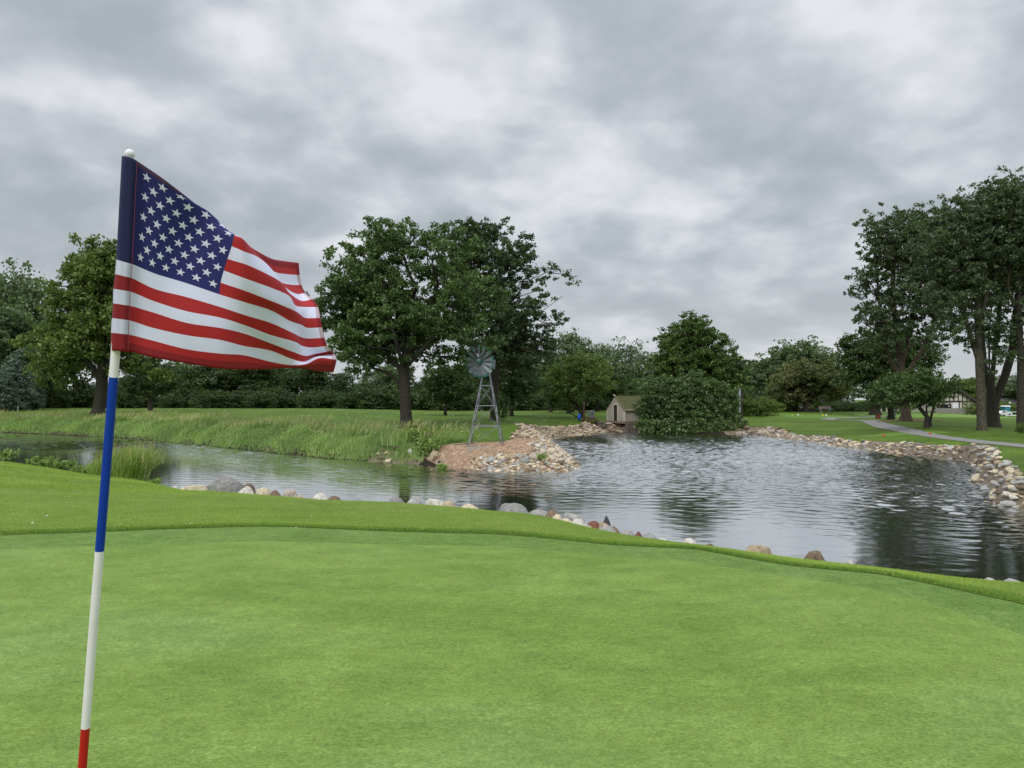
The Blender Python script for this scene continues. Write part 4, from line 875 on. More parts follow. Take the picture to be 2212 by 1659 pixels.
# 4 dome tree behind the shrubs right of the shed
D = 88; b = gb(1492, D); u0 = 1492
make_tree('maple_tree', 'dome shaped tree rising behind the pond shrubs right of the shed', 'tree', b, 0,
          lob(u0, D, b, [(1490, 710, 52, 42, 1), (1470, 760, 62, 45, 1), (1525, 745, 48, 38, .9), (1500, 800, 90, 45, 1), (1555, 800, 50, 45, 1), (1440, 790, 38, 40, 1), (1580, 830, 28, 40, 1)]),
          tp(u0, D, b, [(1495, 905), (1495, 850), (1492, 800), (1490, 740), (1490, 700)]), .5, M['leaf_mid'], M['bark'], 14, ncl=260, sub=5, nl=38, rc=.48, rs=.72, ls=.17,
          limbs=[tp(u0, D, b, l) for l in ([(1494, 840), (1460, 790)], [(1494, 830), (1530, 780), (1540, 740)])])
# 5 silver maples at the right
D = 64; b = gb(1956, D); u0 = 1956
make_tree('silver_maple', 'tall silver maple with thick reddish trunk in a mulch ring', 'tree', b, 0,
          lob(u0, D, b, [(1915, 565, 64, 80, 1), (1960, 515, 72, 68, 1), (1880, 610, 32, 62, .8), (1915, 680, 60, 58, .9), (1990, 620, 75, 90, .9), (2010, 730, 55, 60, .55), (1920, 740, 50, 40, .8), (2040, 680, 50, 60, .5), (1890, 500, 35, 30, .6), (1985, 470, 55, 45, .9), (2020, 540, 50, 60, .8)]),
          tp(u0, D, b, [(1956, 905), (1955, 860), (1950, 820), (1947, 790)]), .36, M['leaf_silver'], M['bark_red'], 15, ncl=380, sub=4, nl=28, rc=.34, rs=.72, ls=.13,
          limbs=[tp(u0, D, b, l) for l in ([(1950, 825), (1925, 780), (1908, 720), (1900, 640), (1895, 560)], [(1948, 800), (1960, 750), (1972, 690), (1990, 620), (2000, 540)], [(1948, 795), (1940, 730), (1930, 640), (1935, 540), (1945, 480)], [(1950, 810), (1990, 760), (2020, 700), (2045, 640)], [(1960, 760), (2010, 730), (2045, 690)])])
D = 48; b = gb(2120, D); u0 = 2120
make_tree('silver_maple', 'tall silver maple with straight pale knotted trunk right of the low spreading tree', 'tree', b, 0,
          lob(u0, D, b, [(2060, 525, 78, 88, 1), (2120, 465, 78, 66, 1), (2040, 610, 70, 70, .9), (2110, 580, 90, 90, .9), (2060, 700, 60, 60, .8), (2130, 700, 60, 60, .6), (2160, 480, 58, 72, .9)]),
          tp(u0, D, b, [(2120, 934), (2119, 880), (2118, 820), (2116, 750), (2114, 660), (2118, 560), (2122, 470)]), .26, M['leaf_silver'], M['bark_light'], 16, ncl=400, sub=4, nl=28, rc=.28, rs=.58, ls=.105,
          limbs=[tp(u0, D, b, l) for l in ([(2117, 770), (2090, 700), (2070, 620), (2055, 540)], [(2116, 700), (2140, 620), (2155, 540), (2165, 450)], [(2115, 660), (2085, 570), (2080, 480)])])
D = 53; b = gb(2144, D); u0 = 2144
make_tree('silver_maple', 'dark forked silver maple directly behind the pale knotted trunk', 'tree', b, 0,
          lob(u0, D, b, [(2150, 505, 74, 92, 1), (2200, 450, 70, 68, 1), (2110, 600, 75, 80, .6), (2190, 600, 70, 90, .8), (2230, 540, 70, 90, 1), (2170, 720, 50, 50, .5), (2095, 760, 45, 35, .6)]),
          tp(u0, D, b, [(2145, 923), (2143, 880), (2141, 840), (2138, 800)]), .38, M['leaf_silver'], M['bark'], 17, ncl=330, sub=4, nl=26, rc=.30, rs=.6, ls=.11,
          limbs=[tp(u0, D, b, l) for l in ([(2142, 850), (2125, 790), (2118, 700), (2125, 600), (2130, 500)], [(2140, 820), (2150, 760), (2160, 680), (2170, 580), (2180, 470)], [(2143, 860), (2172, 810), (2190, 750), (2200, 660), (2215, 560)], [(2140, 800), (2138, 720), (2150, 620)])])
D = 47; b = gb(2202, D); u0 = 2202
make_tree('silver_maple', 'tall silver maple with dark straight trunk at the right picture edge', 'tree', b, 0,
          lob(u0, D, b, [(2200, 460, 70, 75, 1), (2260, 500, 80, 110, 1), (2195, 560, 60, 70, .8), (2290, 620, 80, 90, 1), (2200, 680, 55, 60, .7), (2235, 400, 45, 34, .8), (2185, 760, 35, 40, .7)]),
          tp(u0, D, b, [(2203, 933), (2204, 870), (2206, 780), (2204, 680), (2208, 580), (2212, 460)]), .20, M['leaf_silver'], M['bark'], 18, ncl=330, sub=4, nl=28, rc=.28, rs=.58, ls=.105,
          limbs=[tp(u0, D, b, l) for l in ([(2206, 760), (2240, 680), (2260, 580)], [(2204, 700), (2180, 620), (2190, 520)])])
# 6 low spreading tree right
D = 50; b = gb(2001, D); u0 = 2001
make_tree('crabapple_tree', 'low wide spreading dark tree in front of the white clubhouse gable', 'tree', b, 0,
          lob(u0, D, b, [(2000, 838, 62, 30, 1), (1950, 845, 50, 32, 1), (1915, 860, 32, 25, 1), (2042, 830, 34, 18, .6), (1985, 822, 50, 20, 1), (2070, 848, 12, 14, .12)]),
          tp(u0, D, b, [(2001, 925), (2002, 900), (2001, 880), (2000, 862)]), .145, M['leaf_maple'], M['bark'], 19, ncl=150, sub=5, nl=24, rc=.24, rs=.42, ls=.085,
          limbs=[tp(u0, D, b, l) for l in ([(2001, 895), (1985, 880), (1965, 868)], [(2001, 878), (2025, 862), (2045, 850)])])
D = 53; b = gb(2009, D); u0 = 2009
make_tree('crabapple_tree', 'thin leaning trunk tree close behind the low spreading tree', 'tree', b, 0, lob(u0, D, b, [(2020, 838, 28, 18, 1), (2000, 835, 30, 20, 1)]),
          tp(u0, D, b, [(2008, 920), (2012, 895), (2018, 875), (2022, 860)]), .085, M['leaf_maple'], M['bark'], 20, ncl=50, sub=5, nl=22, rc=.24, rs=.4, ls=.085)
D = 72; b = gb(1924, D); u0 = 1924
make_tree('crabapple_tree', 'low dark forked tree behind the small notice board', 'tree', b, 0, lob(u0, D, b, [(1925, 850, 40, 26, 1), (1905, 862, 24, 20, 1), (1950, 850, 25, 22, .9)]),
          tp(u0, D, b, [(1924, 899), (1921, 885), (1918, 870)]), .2, M['leaf_dark'], M['bark'], 21, ncl=80, sub=5, nl=22, rc=.34, rs=.5, ls=.13, limbs=[tp(u0, D, b, [(1923, 893), (1931, 880), (1935, 865)])])
# 7 dark maple behind the silver maples
D = 92; b = gb(1890, D); u0 = 1890
make_tree('maple_tree', 'dense dark green maple with clumped crown below the tall silver maple', 'tree', b, 0,
          lob(u0, D, b, [(1870, 770, 48, 48, 1), (1910, 750, 60, 50, 1), (1960, 770, 60, 55, 1), (1890, 820, 65, 42, 1), (1850, 810, 28, 38, 1), (1995, 790, 38, 45, .8)]),
          tp(u0, D, b, [(1890, 893), (1892, 840), (1900, 780)]), .5, M['leaf_dark'], M['bark'], 22, ncl=230, sub=5, nl=26, rc=.55, rs=.75, ls=.19)
# 8 hawthorn like trees by the bench
D = 104; b = gb(1743, D); u0 = 1743
make_tree('hawthorn_tree', 'broad brownish green tree behind the tee, forked trunk right of the white canopy', 'tree', b, 0,
          lob(u0, D, b, [(1745, 810, 60, 32, 1), (1710, 830, 45, 32, 1), (1790, 825, 48, 36, 1), (1760, 850, 55, 22, .8), (1690, 845, 28, 25, .8)]),
          tp(u0, D, b, [(1744, 888), (1742, 872), (1736, 855), (1735, 830)]), .55, M['leaf_brown'], M['bark'], 23, ncl=190, sub=5, nl=22, rc=.48, rs=.7, ls=.19, limbs=[tp(u0, D, b, l) for l in ([(1743, 876), (1752, 862), (1765, 845)], [(1742, 870), (1725, 858), (1705, 845)])])
D = 108; b = gb(1718, D); u0 = 1718
make_tree('hawthorn_tree', 'tree with short slanting trunk left of the white canopy', 'tree', b, 0, lob(u0, D, b, [(1705, 835, 40, 30, 1), (1690, 855, 28, 20, 1), (1725, 820, 40, 22, .9)]),
          tp(u0, D, b, [(1717, 889), (1716, 870), (1712, 850)]), .45, M['leaf_brown'], M['bark'], 24, ncl=100, sub=5, nl=20, rc=.5, rs=.7, ls=.2)
# 9 multi stem tree by the pump
D = 71.5; b = gb(1258, D); u0 = 1258
make_tree('crabapple_tree', 'low round topped tree with several leaning dark stems beside the blue tank', 'tree', b, 0,
          lob(u0, D, b, [(1252, 815, 62, 42, 1), (1215, 835, 40, 42, 1), (1295, 825, 38, 48, .9), (1255, 790, 45, 25, .9), (1230, 860, 40, 22, .6)]),
          tp(u0, D, b, [(1259, 907), (1259, 885), (1258, 862)]), .17, M['leaf_light'], M['bark'], 25, ncl=150, sub=5, nl=24, rc=.36, rs=.55, ls=.115,
          limbs=[tp(u0, D, b, l) for l in ([(1259, 900), (1243, 899), (1225, 886), (1217, 862), (1210, 840)], [(1258, 898), (1248, 880), (1240, 855), (1236, 830)], [(1259, 880), (1272, 855), (1286, 835)])])
# 10 small lawn trees
for (u, D, items, r0, sd, lb) in ((962, 76, [(962, 830, 34, 34, 1), (945, 850, 26, 24, 1), (985, 845, 28, 28, 1)], .15, 31, 'small dark lawn tree with thin trunk, between the big maple and windmill'),
                                  (1105, 72, [(1105, 800, 44, 48, 1), (1085, 835, 35, 32, 1), (1130, 830, 38, 38, 1), (1110, 750, 35, 40, 1)], .17, 32, 'dark lawn tree with thin trunk right of the windmill'),
                                  (1228, 84, [(1228, 835, 34, 36, 1), (1205, 850, 26, 26, 1)], .2, 33, 'dark lawn tree behind the leaning stems left of the blue tank'),
                                  (325, 95, [(325, 800, 50, 45, 1), (290, 830, 36, 34, 1), (360, 825, 40, 36, 1)], .3, 34, 'dark tree with thin trunk just right of the flagstick, under the flag'),
                                  (1150, 62, [(1150, 845, 20, 20, .8)], .05, 35, 'sapling beside the poplar trunk')):
    if u == 1150: continue
    b = gb(u, D); make_tree('lawn_tree', lb, 'tree', b, 0, lob(u, D, b, items), tp(u, D, b, [(u, 898), (u + 1, 870), (u, 845)]) if D < 90 else tp(u, D, b, [(u, 888), (u, 860), (u, 820)]), r0, M['leaf_dark'], M['bark'], sd, ncl=90, sub=5, nl=24, rc=.45, rs=.6, ls=.15)
# 11 pond shrubs right of the shed: three domes
for (u, D, items, sd, lb) in ((1425, 65.5, [(1422, 852, 34, 34, 1), (1432, 900, 36, 30, 1), (1405, 885, 18, 26, .9), (1436, 826, 20, 14, 1)], 41, 'rounded pond shrub pressing against the shed wall'),
                              (1497, 65, [(1490, 850, 33, 34, 1), (1500, 906, 44, 28, 1), (1484, 826, 18, 14, 1)], 42, 'middle pond shrub at the far water edge under the dome tree'),
                              (1560, 65, [(1548, 868, 30, 32, 1), (1552, 908, 30, 26, 1), (1542, 838, 16, 14, 1)], 43, 'right pond shrub at the far water edge with bare reddish stems')):
    x_ = XU(u, D); b = Vector((x_, D, .25)); rb_ = random.Random(sd); items = items + [(u + rb_.uniform(-34, 30), rb_.uniform(818, 885), rb_.uniform(9, 17), rb_.uniform(9, 15), 1.3, rb_.uniform(-1.5, .3)) for _ in range(3)]
    make_tree('pond_shrub', lb, 'shrub', b, 0, lob(u, D, b, items), tp(u, D, b, [(u, 930), (u, 915)]), .12, M['leaf_shrub'], M['bark_red'], sd, ncl=190, sub=4, nl=30, rc=.30, rs=.62, ls=.11,
              limbs=[tp(u, D, b, [(u, 925), (u + d, 900), (u + 2 * d, 870)]) for d in (-12, -4, 6, 12)])
# low brush on the bank left of the tall post
BR = {44: 'low dark brush at the foot of the tall post', 45: 'low brush at the right end of the pond shrubs', 46: 'low green brush on the stone wall by the shed', 47: 'low brush at the waterline under the left pond shrub'}
for i_ in range(6): BR[60 + i_] = 'low brush overhanging the waterline under the middle and right pond shrubs'
for u, v, s, sd in [(1586, 932, 13, 44), (1570, 932, 15, 45), (1396, 932, 9, 46), (1425, 930, 17, 47)] + [(1452 + 20 * i_, 932, 16, 60 + i_) for i_ in range(6)]:
    D = 63.6; b = Vector((XU(u, D), D, max(.05, gz1(XU(u, D), D))))
    make_tree('brush', BR[sd], 'shrub', b, 0, lob(u, D, b, [(u, 924, s, 11, 1)]), tp(u, D, b, [(u, 932), (u, 928)]), .04, M['leaf_shrub'], M['bark'], sd, ncl=24, sub=4, nl=26, rc=.28, rs=.38, ls=.12, parent_group='low brush along the far waterline' if sd >= 60 else None)

# 12 background: a few kinds, copied
def proto(kind, seed, leafm, H=12, Rw=5, trunkh=3.5, ls=.26, ncl=110, nl=20, rc=.75, shape='round', cat='tree', label='', sub=5):
    if shape == 'round': lobes = [(0, 0, H * .62, Rw, Rw, H * .36, 1), (Rw * .4, 0, H * .5, Rw * .7, Rw * .7, H * .25, 1), (-Rw * .45, .2, H * .52, Rw * .65, Rw * .65, H * .28, 1), (0, 0, H * .82, Rw * .6, Rw * .6, H * .17, 1)]
    elif shape == 'tall': lobes = [(0, 0, H * .6, Rw * .8, Rw * .8, H * .38, 1), (Rw * .3, 0, H * .8, Rw * .45, Rw * .45, H * .2, .7), (-Rw * .35, 0, H * .75, Rw * .4, Rw * .4, H * .2, .7), (0, 0, H * .35, Rw, Rw, H * .2, .9)]
    elif shape == 'cone': lobes = [(0, 0, H * (.12 + .8 * i / 7), Rw * (1 - i / 8), Rw * (1 - i / 8), H * .06, 1.4) for i in range(8)]
    else: lobes = [(0, 0, H * .5, Rw, Rw, H * .48, 1), (Rw * .5, 0, H * .4, Rw * .6, Rw * .6, H * .38, 1), (-Rw * .5, 0, H * .4, Rw * .6, Rw * .6, H * .35, 1)]
    return make_tree(kind, label, cat, (0, 0, 0), H, lobes, [(0, 0, 0), (0, 0, trunkh), (0, 0, H * .6)] if shape != 'bush' else [(0, 0, 0), (0, 0, H * .3)], .028 * H if shape != 'bush' else .07, leafm, M['bark'], seed, ncl=ncl, sub=sub, nl=nl, rc=rc, rs=rc * 1.3, ls=ls)
PR = {'a': proto('woodland_tree', 51, M['leaf_far'], label='w'), 'b': proto('woodland_tree', 52, M['leaf_dark'], shape='tall', H=13, label='w'), 'c': proto('woodland_tree', 53, M['leaf_maple'], H=12, Rw=5.5, label='w'),
      'e': proto('open_tree', 54, M['leaf_far'], shape='tall', H=13, Rw=4.5, nl=11, ls=.22, label='w'), 's': proto('spruce', 55, M['leaf_blue'], shape='cone', H=12, Rw=3.2, trunkh=1, ls=.2, rc=.5, label='w', ncl=150),
      'h': proto('understory_shrub', 56, M['leaf_dark'], shape='bush', H=4, Rw=3.2, ls=.2, rc=.6, ncl=60, cat='shrub', label='w'), 'g': proto('lawn_bush', 57, M['leaf_light'], shape='bush', H=2.6, Rw=1.7, ls=.10, rc=.34, ncl=50, cat='shrub', label='w'),
      'p': proto('woodland_tree', 58, M['leaf_light'], H=12, Rw=5, label='w')}
HH = {'a': 12, 'b': 13, 'c': 12, 'e': 13, 's': 12, 'h': 4, 'g': 2.6, 'p': 12}
def put(k, u, D, vtop, label, wide=1.0, group=None):
    b = gb(u, D); h = ZV(vtop, D) - b.z; s = h / (HH[k] * 1.0); w = s * wide
    t = PR[k]; r = copytree(t, b, w, random.uniform(0, 6.28), label, sz=s, group=group); return r
WL = 'woodland tree in the dark wooded edge {}'
grp = 'trees of the wooded edge behind the lawns'
for k, u, D, vt, lb, wd in (('a', -20, 118, 590, 'tall hazy tree at the left picture edge, topmost of the wood there', .8), ('e', 30, 128, 566, 'loose topped tree above the bluish spruces, left edge', .8), ('e', 62, 122, 572, 'loose topped tree just left of the yellowish maple', .7),
                            ('s', 34, 104, 712, 'bluish spruce with drooping tip at the left edge', 1.0), ('s', 8, 100, 760, 'lower bluish spruce at the left picture edge', 1.0), ('s', 70, 108, 770, 'bluish spruce half behind the yellowish maple', .9), ('a', 10, 112, 650, 'round grey green tree between the spruces and loose topped trees', 1.0),
                            ('b', 110, 130, 680, 'dark tree deep behind the yellowish maple', 1.1),
                            ('a', 1236, 100, 716, 'rounded mid green tree right of the poplar crown', .75), ('c', 1190, 96, 760, 'dark green tree under the poplar crown, right side', .9), ('a', 1290, 104, 745, 'rounded tree in the dip left of the shed', .9),
                            ('e', 1345, 112, 728, 'pale open tree between the rounded trees and the dome tree', 1.0), ('e', 1385, 118, 745, 'second pale open tree, just left of the dome tree', .9), ('c', 1330, 108, 800, 'dark tree directly above the shed ridge', 1.0), ('c', 1372, 104, 815, 'dark tree behind the shed roof', 1.0),
                            ('b', 1605, 140, 775, 'distant dark tree right of the dome tree', 1.3), ('a', 1650, 138, 782, 'distant tree left of the big pale tree', 1.0), ('a', 1735, 135, 733, 'big pale green distant tree above the brownish one', 1.25), ('e', 1780, 132, 752, 'pale distant tree at the right shoulder of the big pale one', .9), ('a', 1690, 134, 755, 'distant tree at the left shoulder of the big pale one', 1.1),
                            ('c', 1815, 125, 800, 'dark tree behind the grey roofs', 1.0), ('p', 2100, 150, 815, 'yellowish distant tree above the clubhouse roof', 1.6), ('a', 2140, 160, 812, 'distant tree between the silver maple trunks', 1.8), ('a', 2200, 155, 818, 'distant tree at the right picture edge', 1.8), ('p', 2060, 165, 822, 'distant tree behind the clubhouse gable', 1.6), ('a', 2250, 150, 800, 'distant tree beyond the right picture edge', 1.6), ('a', 2010, 150, 830, 'distant tree behind the low spreading tree', 1.5)):
    put(k, u, D, vt, lb, wd)
# wooded edge from the left picture edge to behind the shed
us = list(np.arange(-190, 1700, 46))
for i, u in enumerate(us):
    k = 'bcab'[i % 4]; vt = 800 + rng.uniform(-28, 22); 
    if 380 < u < 680: vt = 770 + rng.uniform(-20, 20)
    if u > 1560: vt = 815 + rng.uniform(-10, 10)
    where = 'behind the left lawn' if u < 250 else 'below the flag' if u < 720 else 'behind the big maple' if u < 960 else 'behind the windmill' if u < 1200 else 'behind the shed' if u < 1450 else 'right of the dome tree'
    put(k, u + rng.uniform(-12, 12), 142 + rng.uniform(-8, 10), vt, 'woodland tree in the dark wooded edge ' + where, 1.25, grp + ' ' + where)
for i, u in enumerate(np.arange(-190, 1700, 29)):
    where = 'behind the left lawn' if u < 250 else 'below the flag' if u < 720 else 'behind the big maple' if u < 960 else 'behind the windmill' if u < 1200 else 'behind the shed' if u < 1450 else 'right of the dome tree'
    put('h', u + rng.uniform(-8, 8), 126 + rng.uniform(-4, 6), 850 + rng.uniform(-10, 6), 'dark undergrowth shrub along the wooded edge ' + where, 1.2, 'undergrowth shrubs ' + where)
for i, u in enumerate(np.arange(1758, 1890, 15)):
    put('h', u, 116 + (i % 3) * 2, 868 + (i * 7) % 9 - 3, 'dark shrub in the hedge row behind the bench', 1.0, 'hedge row behind the bench')
for i, (u, w_) in enumerate(((1608, 'left'), (1634, 'middle'), (1657, 'right'))):
    put('g', u, 90, 858 + i % 2 * 2, w_ + ' one of the three light green bushes right of the tall post', 1.0)
for u, D, vt, lb in ((2112, 118, 868, 'dark bush at the right corner of the clubhouse'), (2145, 125, 868, 'rounded bush between the big trunks'), (2157, 132, 866, 'clipped bush behind the teal booth'), (2182, 130, 872, 'dark clipped bush right of the teal booth'), (2196, 128, 870, 'bush at the right picture edge near the car'), (1920, 78, 899, 'low clipped bush under the notice board'), (2205, 44, 912, 'leafy shoots beside the rightmost trunk')):
    put('g', u, D, vt, lb, 1.6 if D > 100 else 1.5 if D > 70 else .6)
def kill(k):
    r = PR[k]
    for c in list(r.children): bpy.data.objects.remove(c)
    bpy.data.objects.remove(r)
for k in PR: kill(k)

# mulch ring, soil rings, ornamental grass clump, weeds
p = gb(1956, 64); lay('mulch_ring', ell(p.x + .3, p.y, 2.6, 2.2), M['mulch'], .03)
p = gb(878, 49); lay('soil_ring', ell(p.x + .15, p.y, 1.3, 1.1), M['soil'], .03)
def grassclump(name, label, u, D, n, rad_, h, lean, m, w=.02, cat='grass clump'):
    b = gb(u, D); a = rng.uniform(0, 6.28, n); r = rad_ * np.sqrt(rng.random(n)); x = r * np.cos(a); y = r * np.sin(a) * .8
    hh = h * rng.uniform(.55, 1.1, n) * (1 - .35 * (r / rad_) ** 2); z = np.full(n, -.05)
    dx = rng.normal(0, 1, n); dy = rng.normal(0, 1, n); q = np.hypot(dx, dy); dx, dy = dx / q * w / 2, dy / q * w / 2
    lx = (lean + x / rad_ * .35 + rng.normal(0, .12, n)) * hh; ly = (y / rad_ * .3 + rng.normal(0, .12, n)) * hh; Vv = []
    for t, ww, zz in ((0, 1, 0), (.45, .9, .5), (.8, .6, .85), (1.0, .15, .96)):
        k = t ** 1.8; Vv.append(np.stack([x + lx * k - dx * ww, y + ly * k - dy * ww, z + hh * zz - .12 * hh * (t ** 4)], -1)); Vv.append(np.stack([x + lx * k + dx * ww, y + ly * k + dy * ww, z + hh * zz - .12 * hh * (t ** 4)], -1))
    V = np.stack(Vv, 1).reshape(-1, 3); k = (np.arange(n) * 8)[:, None]; Fc = np.concatenate([k + np.array([[2 * i, 2 * i + 1, 2 * i + 3, 2 * i + 2]]) for i in range(3)])
    T = empty(name, b, label, cat); link('blades', mesh_np('blades', V, Fc), m, T)
    ns = n // 7; x2 = x[:ns] + lx[:ns]; y2 = y[:ns] + ly[:ns]; z2 = z[:ns] + hh[:ns] * .8
    V, Fc = blades(ns, x2, y2, np.full(ns, .24 * h), w * 1.3, lean=(.35, 0), seg=2, spread=.12, z=z2); tag(link('seed_heads', mesh_np('seed_heads', V, Fc), M['seed'], T), kind='stuff'); return T
grassclump('grass_clump', 'large arching light green grass clump with pale seed heads behind the flagstick', 272, 27.2, 2600, .78, 1.42, .28, M['clump'], w=.022)
grassclump('grass_clump', 'smaller grass clump left of the large one, cut by the flagstick', 232, 27.6, 900, .6, .95, .15, M['clump'], w=.02)
grassclump('grass_clump', 'tall grass tuft on the bank end left of the gravel bed', 868, 36, 900, 1.0, .95, .3, M['tall'], w=.022)
grassclump('grass_clump', 'tall seeding grass tuft at the middle of the far bank, left of the bank end', 770, 40, 900, 1.5, 1.1, .3, M['tall'], w=.024)
def weed(label, u, D, r_, h, n, m, ls=.05, z=None):
    b = gb(u, D); b.z = max(b.z, .02); T = empty('weed_plant', b, label, 'weed'); mb = MB(); cs = []
    for i in range(n):
        a = rng.uniform(0, 6.28); q = r_ * math.sqrt(rng.random()); hh = h * rng.uniform(.6, 1.1); tip = (q * math.cos(a) + .15 * hh, q * math.sin(a), hh); mb.tube([(tip[0] * .4, tip[1] * .4, -.03), (tip[0] * .6, tip[1] * .6, hh * .5), tip], [.008, .006, .003], n=4)
        for s in np.linspace(.25, 1.05, 9): 
            c = np.array([tip[0] * (.4 + .6 * s), tip[1] * (.4 + .6 * s), hh * s]); cs.append(c + rng.normal(size=(5, 3)) * .045)
    mb.build('stems', M['leaf_shrub'], T); cs = np.concatenate(cs); V, Fc = leafquads(cs, rng.uniform(.7, 1.3, len(cs)) * ls, rng, 1.2); link('leaves', mesh_np('leaves', V, Fc), m, T)
for u, D, r_, h, n, lb in ((72, 33.5, .3, .4, 9, 'leafy weed furthest left on the near channel bank'), (90, 32.6, .22, .34, 8, 'second leafy weed from the left on the near channel bank'), (112, 31.6, .3, .62, 10, 'tall thin leafy weed left of the pale round one'), (128, 31, .28, .44, 12, 'pale round leafed weed in the near bank row'),
                           (160, 30, .3, .6, 9, 'yellow topped weed in the middle of the near bank row'), (185, 29.2, .5, .34, 16, 'wide low weed patch left of the grass clumps'), (205, 28.6, .3, .46, 10, 'pale spiky weed touching the grass clumps'), (15, 36, .5, .42, 14, 'weed cluster at the left picture edge'), (340, 26, .25, .16, 9, 'low weeds at the right foot of the grass clump'),
                           (925, 34, .7, .75, 30, 'dense leafy weed bush at the left edge of the gravel bed'), (905, 35.5, .7, .7, 24, 'leafy weeds mixed with grass at the bank end'), (956, 31.6, .22, .16, 14, 'small green weed alone on the gravel slope'), (1168, 31.2, .22, .22, 16, 'small bright weed between the peninsula cobbles'), (1080, 59, .8, 1.3, 24, 'sprouts at the foot of the poplar trunk'), (888, 48, .5, .3, 14, 'weeds at the foot of the big maple')):
    weed(lb, u, D, r_, h * (.75 if D < 34 else 1), n, M['leaf_weed'] if D < 40 else M['leaf_maple'], ls=.05 if D < 33 else .07)
# ================================================================== windmill
M['galv'] = mat('galvanised_steel', (.30, .31, .33), .42, metal=.75, noise=(6, (.22, .23, .25), 4, .3, .7))
M['galv_flat'] = mat('galvanised_sheet', (.16, .185, .20), .5, metal=.45, noise=(8, (.09, .105, .115), 4, .3, .7))
M['green_paint'] = mat('dark_green_paint', (.012, .075, .052), .35)
M['black_metal'] = mat('black_metal', (.015, .015, .017), .5)
M['concrete'] = mat('concrete', (.40, .36, .29), .9, noise=(5, (.30, .27, .22), 5, .3, .7), bump=(40, .3, .01))
M['concrete_dark'] = mat('old_concrete', (.17, .155, .13), .95, noise=(4, (.10, .09, .075), 5, .3, .7), bump=(20, .5, .02))
D = 33.4; bl = W(1046.5, 967, D); wm = Vector((bl.x, D, bl.z))
K = D / F * .19843   # metres per enlarged-crop pixel
s_ = MB(); s_.box((0, 0, 0), (2.35, 1.9, .24)); slab = s_.build('concrete_slab', M['concrete'], bevel=.01, loc=(wm.x + .38, wm.y + .72, wm.z - .09)); tag(slab, 'pale concrete slab under the windmill, half buried in gravel', 'slab')
T = empty('windmill', wm, 'galvanised four legged garden windmill with green hub on the gravel point', 'windmill', rz=R(-4))
hw, ht = 370 * K / 2, 60 * K / 2; Ht = 850 * K; zc_ = ht
def legp(sx, sy, z): t = z / Ht; w = hw + (ht - hw) * t; return Vector((sx * w, sy * w + hw * .95, z))
for sx in (-1, 1):
    for sy in (-1, 1):
        MB().bar(legp(sx, sy, -.02), legp(sx, sy, Ht + .12), .029, .029).build('leg', M['galv'], T)
lv = [.03, 230 * K, 455 * K, 678 * K]
for z in lv:
    mb = MB(); c4 = [legp(-1, -1, z), legp(1, -1, z), legp(1, 1, z), legp(-1, 1, z)]
    for i in range(4): mb.bar(c4[i], c4[(i + 1) % 4], .026, .036)
    mb.build('crossbar', M['galv'], T)
for a, b in zip(lv[:-1], lv[1:]):
    for (p, q) in (((-1, -1), (1, -1)), ((-1, 1), (1, 1)), ((-1, -1), (-1, 1)), ((1, -1), (1, 1))):
        mb = MB(); mb.bar(legp(p[0], p[1], a) + Vector((0, -.012, 0)), legp(q[0], q[1], b) + Vector((0, -.012, 0)), .028, .012); mb.bar(legp(q[0], q[1], a) + Vector((0, .012, 0)), legp(p[0], p[1], b) + Vector((0, .012, 0)), .028, .012); mb.build('brace', M['galv'], T)
hubz = (1275 - 335) * K; hub = Vector((-62 * K, 0, hubz)); 
MB().tube([(0, hw * .95, Ht - .1), (0, hw * .95, hubz + .12)], .035, 10).build('mast', M['galv'], T, smooth=True)
wh = bpy.data.objects.new('wheel', None); C.objects.link(wh); wh.parent = T; wh.location = (hub.x, hw * .95 - .42, hubz); wh.rotation_euler = (R(6), 0, R(-24))
wh.empty_display_size = .2
nb_ = 14; Rw_ = 184 * K
for i in range(nb_):
    a = 2 * math.pi * i / nb_ + .22; mb = MB(); tw = R(32)
    def blade_pts(r0_, r1_, w0_, w1_, cm):
        vs = []; rows = 5
        for j in range(rows):
            t = j / (rows - 1); r_ = r0_ + (r1_ - r0_) * t; w_ = (w0_ + (w1_ - w0_) * t) / 2
            for s in (-1, -.33, .33, 1):
                lx = s * w_; off = (s * s) * .018; y = lx * math.sin(tw) - off; xx = lx * math.cos(tw)
                vs.append((r_ * math.cos(a) - xx * math.sin(a), y, r_ * math.sin(a) + xx * math.cos(a)))
        n0 = len(vs); vs += [(v[0], v[1] + .004, v[2]) for v in vs]; fs = []
        for j in range(rows - 1):
            for s in range(3):
                q = (j * 4 + s, j * 4 + s + 1, j * 4 + s + 5, j * 4 + s + 4); fs.append(q); fs.append(tuple(k + n0 for k in q[::-1]))
        mb.cm = cm; mb.add(vs, fs)
    blade_pts(.12, Rw_ * .84, .08, .235, 0); blade_pts(Rw_ * .842, Rw_, .235, .20, 1)
    mb.build('blade', [M['galv_flat'], M['green_paint']], wh, smooth=True)
mb = MB(); pr = [(Rw_ * .66 * math.cos(q), .02, Rw_ * .66 * math.sin(q)) for q in np.linspace(0, 2 * math.pi, 41)]; mb.tube(pr, .009, 6, caps=False); mb.build('rim', M['black_metal'], wh)
mb = MB(); mb.ball((0, -.03, 0), .155, 20, 12); mb.build('hub', M['green_paint'], wh, smooth=True)
mb = MB(); mb.tube([(0, .05, 0), (.0, .42, 0)], .04, 8); mb.build('axle', M['galv'], wh)
mb = MB(); hy = hw * .95
mb.bar((0, hy, hubz + .02), (.32, hy + .55, hubz - .04), .02, .02); mb.bar((0, hy, hubz - .08), (.32, hy + .55, hubz - .16), .02, .02); mb.build('tail_arm', M['galv'], T)
